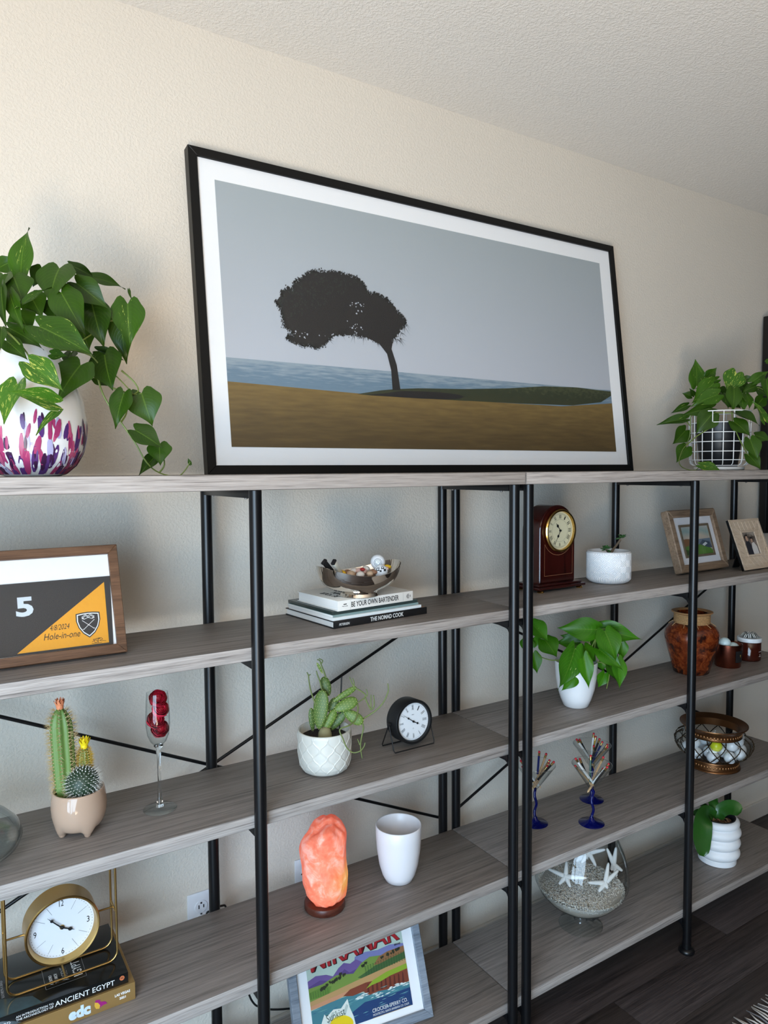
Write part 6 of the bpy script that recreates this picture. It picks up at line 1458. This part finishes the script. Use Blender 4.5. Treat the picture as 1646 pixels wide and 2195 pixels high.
STARS = [('white starfish standing at the left in the brandy glass', [(-0.082,-0.013,0.189), (-0.104,0.041,0.195), (-0.066,-0.001,0.227), (-0.048,-0.066,0.199), (-0.087,-0.037,0.168), (-0.103,-0.005,0.167)]),
 ('white starfish standing front and centre in the brandy glass', [(0.010,-0.088,0.176), (-0.038,-0.063,0.180), (0.033,-0.080,0.229), (0.055,-0.100,0.208), (0.003,-0.102,0.168), (-0.022,-0.090,0.160)]),
 ('white starfish leaning at the right side inside the brandy glass', [(0.095,-0.049,0.190), (0.088,-0.027,0.235), (0.104,-0.050,0.244), (0.106,-0.074,0.177), (0.087,-0.067,0.162), (0.083,-0.049,0.174)]),
 ('white starfish at the back of the brandy glass, below the shelf edge', [(0.061,0.022,0.206), (0.038,0.033,0.174), (0.068,-0.001,0.170), (0.100,-0.011,0.220), (0.030,0.040,0.212), (0.068,0.02,0.235)])]
for lb, pts in STARS:
    c = Vector(pts[0]); org = Vector((1.236, -0.249, Z4)); s_t = thing('starfish', lb, 'starfish', org+c)
    bm = B()
    for p in pts[1:]:
        d = Vector(p)-c; tube(bm, [d*-0.08, d*0.25, d*0.6, d*0.92, d*1.0], [0.0078, 0.0075, 0.0062, 0.0042, 0.002], 8)
    ball(bm, (0, 0, 0), 0.009, 12, 8)
    obj('star_body', bm, STAR, s_t, smooth=180)
# white bubble pot with an orchid
ob = thing('plant_pot', 'white stacked bubble pot with an orchid, on the lowest shelf at right', 'pot', (1.950, -0.258, Z4))
pr_ = [(0, 0.0), (0.062, 0.0), (0.065, 0.002), (0.0655, 0.020)]
for i in range(3):
    z0 = 0.021+i*0.0385; n = 9
    pr_ += [(0.0645+0.0125*math.sin(PI*j/n)**0.8+0.0012*i, z0+0.0385*j/n) for j in range(0, n)]
pr_ += [(0.066, 0.1365), (0.073, 0.142), (0.0745, 0.150), (0.072, 0.158), (0.066, 0.1635), (0.060, 0.164), (0.057, 0.160), (0.057, 0.12), (0, 0.12)]
bm = B(); lathe(bm, pr_, 56); obj('pot_body', bm, M('white_bisque', (236, 238, 240), 0.45), ob, smooth=40)
bm = B(); lathe(bm, [(0.0600, 0.158), (0.0605, 0.1665), (0.0570, 0.1670), (0.0530, 0.1625), (0.050, 0.148), (0, 0.147)], 40); obj('inner_pot', bm, NP, ob)
bm = B(); rnd = random.Random(2)
for k in range(90):
    a = rnd.uniform(0, 6.3); r = 0.045*math.sqrt(rnd.random()); box(bm, (-0.006, -0.0025, -0.002), (0.006, 0.0025, 0.002), 0, Matrix.Translation((r*math.cos(a), r*math.sin(a), 0.148+0.006*rnd.random())) @ Matrix.Rotation(rnd.uniform(0, 6), 4, 'Z') @ Matrix.Rotation(rnd.uniform(-0.6, 0.6), 4, 'Y'), rnd.choice([0, 1]))
obj('bark_chips', bm, [M('brown_bark', (92, 62, 42), 0.9), M('tan_bark', (140, 106, 76), 0.9)], ob, smooth=0, kind='stuff')
orc = thing('orchid', 'leafy orchid with one broad drooping leaf, in the white bubble pot', 'plant', (1.950, -0.258, Z4))
ORL = M('orchid_leaf', (44, 92, 30), 0.3)
def strap(path, w, name='leaf', tilt=(0, 0, 1), mid=0.0025):
    p = smooth_path(path, 5); n = len(p); bm = B(); rows = []
    for i, c in enumerate(p):
        t = (p[min(i+1, n-1)]-p[max(i-1, 0)]).normalized(); s = t.cross(Vector(tilt)).normalized(); nn = s.cross(t); u = i/(n-1)
        ww = w*(0.55+0.6*u-0.15*u*u) if u < 0.72 else w*(0.55+0.6*0.72-0.15*0.52)*math.sqrt(max(0.0, 1-((u-0.72)/0.28)**2))
        rows.append([bm.verts.new(c + s*ww*k*0.25 + nn*(-mid+mid*abs(k)*1.3)) for k in (-2, -1, 0, 1, 2)])
    for a, b_ in zip(rows, rows[1:]):
        for j in range(4): bm.faces.new((a[j], a[j+1], b_[j+1], b_[j]))
    obj(name, bm, ORL, orc, smooth=180)
strap([(-0.004,0.006,0.150), (-0.034,0.010,0.178), (-0.074,0.002,0.188), (-0.110,-0.012,0.172), (-0.126,-0.020,0.125), (-0.122,-0.026,0.060)], 0.078, tilt=(-0.45, -0.8, 0.5))
strap([(0.002,0.0,0.150), (0.005,-0.004,0.176), (0.016,-0.022,0.198), (0.030,-0.044,0.203), (0.040,-0.062,0.190)], 0.066, tilt=(-0.5, -0.4, 0.8))
strap([(-0.002,0.008,0.150), (-0.004,0.016,0.190), (0.010,0.028,0.214), (0.030,0.030,0.222)], 0.048, tilt=(-0.4, -0.8, 0.3))
strap([(-0.006,0.010,0.150), (-0.014,0.030,0.180), (-0.022,0.056,0.190), (-0.028,0.078,0.182)], 0.044)
strap([(-0.006,0.008,0.150), (-0.030,0.022,0.172), (-0.052,0.038,0.176), (-0.070,0.052,0.164)], 0.046)

# framed crate label print leaning on the lowest shelf
DRIFT = wood('blue_grey_driftwood', (84, 92, 104), (118, 128, 140), (150, 158, 168), 0.5, sx=5, streak=(100, 100, 100))
QW, QH, QL = 0.372, 0.285, 0.40
yw = -0.141
cf = thing('framed_print', 'blue grey framed vintage lemon crate label leaning on the lowest shelf', 'frame', (0.6086-QW*math.cos(yw), -0.316-QW*math.sin(yw), Z4+0.0085), yw)
m = leaning(cf, QW, QH, QL)
frame_bars(cf, m, QW, QH, 0.021, 0.021, DRIFT)
bm = B(); prism(bm, [(0.018,0.018), (QW-0.018,0.018), (QW-0.018,QH-0.018), (0.018,QH-0.018)], -0.018, -0.010, m); obj('mat_board', bm, WHITE_CARD, cf, smooth=0)
PX0, PX1, PY0, PY1 = QW-0.3225, QW-0.0503, 0.039, 0.243
q_ = lambda pts: [(QW+x, y) for x, y in pts]
pl_ = printed('label_print', [([(PX0,PY0), (PX1,PY0), (PX1,PY1), (PX0,PY1)], -0.0096)], M('print_pale_mint_sky', (186, 204, 190), 0.5), cf, m)
def lay(name, pts, col, z): return printed(name, [(q_(pts), z)], M('print_'+name, col, 0.5), pl_, m)
lay('far_range', [(-0.20,0.150), (-0.19,0.186), (-0.16,0.190), (-0.125,0.186), (-0.09,0.190), (-0.0503,0.184), (-0.0503,0.16)], (126, 128, 178), -0.0094)
lay('violet_mountain', [(-0.3225,0.13), (-0.3225,0.163), (-0.300,0.170), (-0.272,0.166), (-0.255,0.158), (-0.238,0.172), (-0.222,0.180), (-0.205,0.174), (-0.188,0.180), (-0.165,0.165), (-0.12,0.14)], (112, 88, 148), -0.0092)
lay('violet_shadow', [(-0.3225,0.13), (-0.3225,0.150), (-0.29,0.158), (-0.27,0.152), (-0.235,0.158), (-0.222,0.166), (-0.21,0.155), (-0.18,0.16), (-0.16,0.14)], (92, 70, 128), -0.0091)
lay('green_hill', [(-0.3225,0.11), (-0.3225,0.147), (-0.285,0.148), (-0.245,0.158), (-0.20,0.150), (-0.175,0.168), (-0.150,0.176), (-0.12,0.172), (-0.08,0.15), (-0.0503,0.13), (-0.0503,0.1)], (120, 148, 66), -0.0090)
lay('brown_hill', [(-0.142,0.155), (-0.125,0.170), (-0.10,0.176), (-0.0503,0.178), (-0.0503,0.150), (-0.10,0.150)], (150, 104, 66), -0.0089)
lay('orchard', [(-0.19,0.138), (-0.14,0.152), (-0.0503,0.164), (-0.0503,0.142), (-0.10,0.138), (-0.17,0.130)], (66, 100, 54), -0.0088)
lay('left_field', [(-0.3225,0.122), (-0.3225,0.138), (-0.29,0.142), (-0.262,0.138), (-0.27,0.122)], (98, 136, 52), -0.0088)
lay('tan_field', [(-0.3225,0.118), (-0.27,0.124), (-0.20,0.132), (-0.12,0.140), (-0.0503,0.148), (-0.0503,0.120), (-0.16,0.112), (-0.24,0.108), (-0.3225,0.104)], (190, 150, 98), -0.0087)
lay('pink_path', [(-0.3225,0.108), (-0.25,0.114), (-0.20,0.118), (-0.2,0.112), (-0.26,0.104), (-0.3225,0.100)], (206, 148, 112), -0.0086)
lay('sea_water', [(-0.3225,PY0), (-0.0503,PY0), (-0.0503,0.092), (-0.10,0.090), (-0.16,0.098), (-0.22,0.106), (-0.27,0.104), (-0.3225,0.098)], (70, 128, 140), -0.0086)
lay('deep_sea', [(-0.24,PY0), (-0.0503,PY0), (-0.0503,0.080), (-0.12,0.078), (-0.18,0.080), (-0.22,0.066)], (30, 62, 110), -0.0085)
lay('red_cliff', [(-0.235,0.108), (-0.215,0.118), (-0.17,0.122), (-0.14,0.120), (-0.10,0.124), (-0.0503,0.128), (-0.0503,0.094), (-0.10,0.090), (-0.14,0.094), (-0.166,0.092), (-0.18,0.104), (-0.21,0.102)], (128, 62, 42), -0.0084)
for k in range(9):
    x = -0.17+0.0125*k; lay('cliff_face', [(x,0.097), (x+0.004,0.118+0.001*(k % 3)), (x+0.007,0.117), (x+0.0065,0.096)], (164, 96, 66) if k % 2 else (92, 40, 30), -0.0083)
lay('lime_clifftop', [(-0.172,0.108), (-0.150,0.122), (-0.11,0.131), (-0.0503,0.136), (-0.0503,0.124), (-0.10,0.120), (-0.13,0.114), (-0.155,0.112)], (140, 168, 46), -0.0082)
rnd = random.Random(6); bm = B()
for k in range(46):
    x = rnd.uniform(-0.20, -0.056); y = 0.090+0.012*math.sin(x*60)*0.4+rnd.uniform(-0.006, 0.004); w = rnd.uniform(0.003, 0.009); h_ = rnd.uniform(0.0006, 0.0016)
    flat(bm, q_([(x-w,y), (x,y-h_), (x+w,y+h_*0.5), (x,y+h_*1.5)]), -0.0081, 0, m)
for k in range(60):
    x = rnd.uniform(-0.315, -0.06); y = rnd.uniform(0.05, 0.1); w = rnd.uniform(0.006, 0.016)
    flat(bm, q_([(x-w,y), (x,y-0.0006), (x+w,y+0.0008), (x,y+0.0009)]), -0.00812, rnd.choice([1, 2]), m)
obj('wave_marks', bm, [M('print_white_surf', (226, 236, 232), 0.5), M('print_pale_sea', (120, 176, 176), 0.5), M('print_blue_sea', (46, 96, 136), 0.5)], pl_, smooth=0, kind='stuff')
bm = B()
for (x, y) in [(-0.29,0.138), (-0.284,0.14), (-0.275,0.142), (-0.262,0.146), (-0.255,0.147), (-0.17,0.160), (-0.163,0.162), (-0.235,0.155), (-0.115,0.166), (-0.10,0.168), (-0.085,0.17), (-0.07,0.171), (-0.062,0.175), (-0.225,0.153), (-0.247,0.149), (-0.24,0.150)]:
    for q2 in range(3):
        s = rnd.uniform(0.003, 0.0055); cx, cy = x+rnd.uniform(-0.004, 0.004), y+rnd.uniform(-0.001, 0.004)
        flat(bm, q_([(cx+s*0.8*math.cos(t), cy+s*(0.7+0.3*math.sin(3*t))*math.sin(t)) for t in [2*PI*i/9 for i in range(9)]]), -0.0080-0.00001*q2, 0, m)
for r in range(7):
    for k in range(16):
        x = -0.168+0.0075*k; y = 0.137+0.0032*r+0.0011*k*0.5
        flat(bm, q_([(x,y), (x+0.004,y+0.0004), (x+0.0042,y+0.0015), (x+0.0003,y+0.0013)]), -0.0079, 1, m)
for r in range(4):
    for k in range(8):
        x = -0.32+0.0065*k; y = 0.124+0.0035*r; flat(bm, q_([(x,y), (x+0.001,y), (x+0.003,y+0.0028), (x+0.0018,y+0.0028)]), -0.0079, 1, m)
obj('tree_marks', bm, [M('print_dark_tree', (44, 50, 30), 0.5), M('print_crop_row', (40, 78, 40), 0.5)], pl_, smooth=0, kind='stuff')
RED = M('print_crimson_letter', (176, 32, 40), 0.5); DKR = M('print_black_letter', (34, 22, 26), 0.5)
for dx, dz, mt, bd_ in ((0.0022, -0.0078, DKR, 0.03), (0.0, -0.0076, RED, 0.02)):
    lettering('MIRAMAR', 0.252, 0.040, mt, pl_, m @ Matrix.Translation((QW-0.1865+dx, 0.2085-dx*0.8, dz)) @ Matrix.Rotation(0.062, 4, 'Z'), 'title_lettering', bold=bd_)
lettering('BRAND', 0.018, 0.0045, DKR, pl_, m @ Matrix.Translation((QW-0.068, 0.186, -0.0077)), 'brand_lettering')
lettering('CROCKER-SPERRY CO.', 0.100, 0.0085, PALE_INK, pl_, m @ Matrix.Translation((QW-0.113, 0.0555, -0.0077)), 'maker_lettering')
lettering('MONTECITO, SANTA BARBARA CO. CALIF.', 0.103, 0.0055, PALE_INK, pl_, m @ Matrix.Translation((QW-0.111, 0.0455, -0.0077)), 'address_lettering')
strokes([[(QW-0.165, 0.0395), (QW-0.055, 0.0395)]], 0.001, M('print_gold_rule', (206, 176, 110), 0.5), pl_, m, 'gold_rule', -0.0077)
bm = B(); flat(bm, q_([(-0.305,0.039), (-0.302,0.062), (-0.29,0.083), (-0.285,0.076), (-0.265,0.087), (-0.245,0.084), (-0.225,0.100), (-0.222,0.080), (-0.215,0.06), (-0.212,0.039)]), -0.0078, 0, m)
flat(bm, q_([(-0.29,0.05), (-0.27,0.082), (-0.262,0.081), (-0.275,0.055)]), -0.00775, 1, m); flat(bm, q_([(-0.25,0.06), (-0.23,0.09), (-0.225,0.085), (-0.24,0.058)]), -0.00775, 1, m)
obj('tissue_wrap', bm, [M('print_white_tissue', (226, 232, 224), 0.5), M('print_grey_tissue', (188, 200, 192), 0.5)], pl_, smooth=0)
bm = B(); flat(bm, [(QW-0.2555+(0.032+0.006*math.cos(t))*math.cos(t), max(0.0385, 0.046+0.024*math.sin(t))) for t in [2*PI*i/28 for i in range(28)]], -0.0076, 0, m); obj('lemon', bm, M('print_lemon_yellow', (236, 206, 24), 0.5), pl_, smooth=0)
lettering('Sunkist', 0.050, 0.017, M('print_grey_green_letter', (76, 92, 84), 0.5), pl_, m @ Matrix.Translation((QW-0.261, 0.074, -0.0077)) @ Matrix.Rotation(0.12, 4, 'Z'), 'fruit_stamp')
bm = B(); flat(bm, [(0.02,0.02), (QW-0.02,0.02), (QW-0.02,QH-0.02), (0.02,QH-0.02)], -0.005, 0, m); obj('glazing', bm, PANE, cf, smooth=0)
easel(cf, QW, QH, QL, 0.019, BLACK, 0.5, 0.0083)

# ------------------------------------------------------------------ outlets, cords, rug
PLATE = M('white_outlet_plate', (226, 228, 232), 0.35)
def outlet(label, x, z):
    o = thing('wall_outlet', label, 'outlet', (x, -0.0002, z))
    bm = B(); box(bm, (0, -0.0055, -0.1145), (0.070, 0.0, 0.0), 0.002); obj('cover_plate', bm, PLATE, o)
    for zz in (-0.038, -0.0765):
        bm = B(); lathe(bm, [(0.0, 0.0072), (0.0160, 0.0072), (0.0168, 0.0065), (0.0168, 0.0)], 28, mat=frame_of((0.035, -0.0003, zz), (1,0,0), (0,0,1))); s = obj('socket', bm, PLATE, o)
        for dx, dz, w, h_ in ((-0.0062, 0.001, 0.0013, 0.0048), (0.0062, 0.001, 0.0013, 0.004), (0.0, 0.0105, 0.0022, 0.0022)):
            bm = B(); box(bm, (0.035+dx-w, -0.0082, zz+dz-h_), (0.035+dx+w, -0.0076, zz+dz+h_)); obj('slot', bm, COVER_BLACK, s, smooth=0)
    bm = B(); lathe(bm, [(0, 0.0015), (0.0025, 0.001), (0.003, 0)], 14, mat=frame_of((0.035, -0.0055, -0.05725), (1,0,0), (0,0,1))); obj('screw', bm, STEEL, o)
    return o
outlet('white duplex wall outlet left of the left unit middle back post', 0.0575, 0.4985)
outlet('white wall outlet mostly hidden behind the salt lamp', 0.360, 0.4985)
bm = B(); tube(bm, smooth_path([(0.088, -0.0125, 0.41), (0.085, -0.05, 0.43), (0.090, -0.058, 0.470), (0.099, -0.0605, 0.4745), (0.115, -0.0605, 0.4785), (0.130, -0.06, 0.478), (0.140, -0.058, 0.470), (0.150, -0.050, 0.42), (0.17, -0.045, 0.30), (0.195, -0.047, 0.222), (0.201, -0.05, 0.207), (0.208, -0.05, 0.188), (0.218, -0.05, 0.171), (0.228, -0.05, 0.162), (0.257, -0.05, 0.142), (0.316, -0.05, 0.119), (0.40, -0.05, 0.098), (0.46, -0.05, 0.08), (0.52, -0.05, 0.02), (0.56, -0.06, 0.0035), (0.75, -0.07, 0.0035)], 4), 0.0026, 8)
tag(obj('power_cord', bm, CORD, None, smooth=180), 'black power cord hanging behind the left unit, from the outlet to the floor', 'cord')
bm = B(); tube(bm, smooth_path([(0.376, -0.014, 0.46), (0.374, -0.035, 0.475), (0.372, -0.06, 0.485), (0.368, -0.082, 0.499), (0.362, -0.105, 0.4972), (0.352, -0.14, 0.4968), (0.342, -0.176, 0.4972)], 4), 0.0022, 8)
tag(obj('lamp_cord', bm, CORD, None, smooth=180), 'black lamp cord running behind the salt lamp to the outlet', 'cord')
rg = thing('rug', 'fringed woven rug corner on the dark floor, lower right corner', 'rug', (2.4, -0.655, 0.0005), -PI/2)
RUGM = M('grey_cream_weave', (188, 180, 172), 0.9)
bm = B(); box(bm, (0.06, -1.1, 0), (1.1, 0.06, 0.007)); obj('woven_field', bm, RUGM, rg, smooth=0)
rnd = random.Random(14)
bm = B()
for k in range(90):
    y = 0.058-0.0125*k; L = rnd.uniform(0.05, 0.075); z = 0.004+0.001*rnd.random()
    tube(bm, [(0.062, y, z), (0.03, y+rnd.uniform(-0.004, 0.004), z+0.002), (0.06-L, y+rnd.uniform(-0.010, 0.010), 0.003)], [0.0028, 0.0026, 0.0016], 5, mi=rnd.choice([0, 0, 1]))
obj('fringe', bm, [M('cream_fringe', (206, 198, 190), 0.9), M('grey_fringe', (120, 116, 118), 0.9)], rg, smooth=180, kind='stuff')
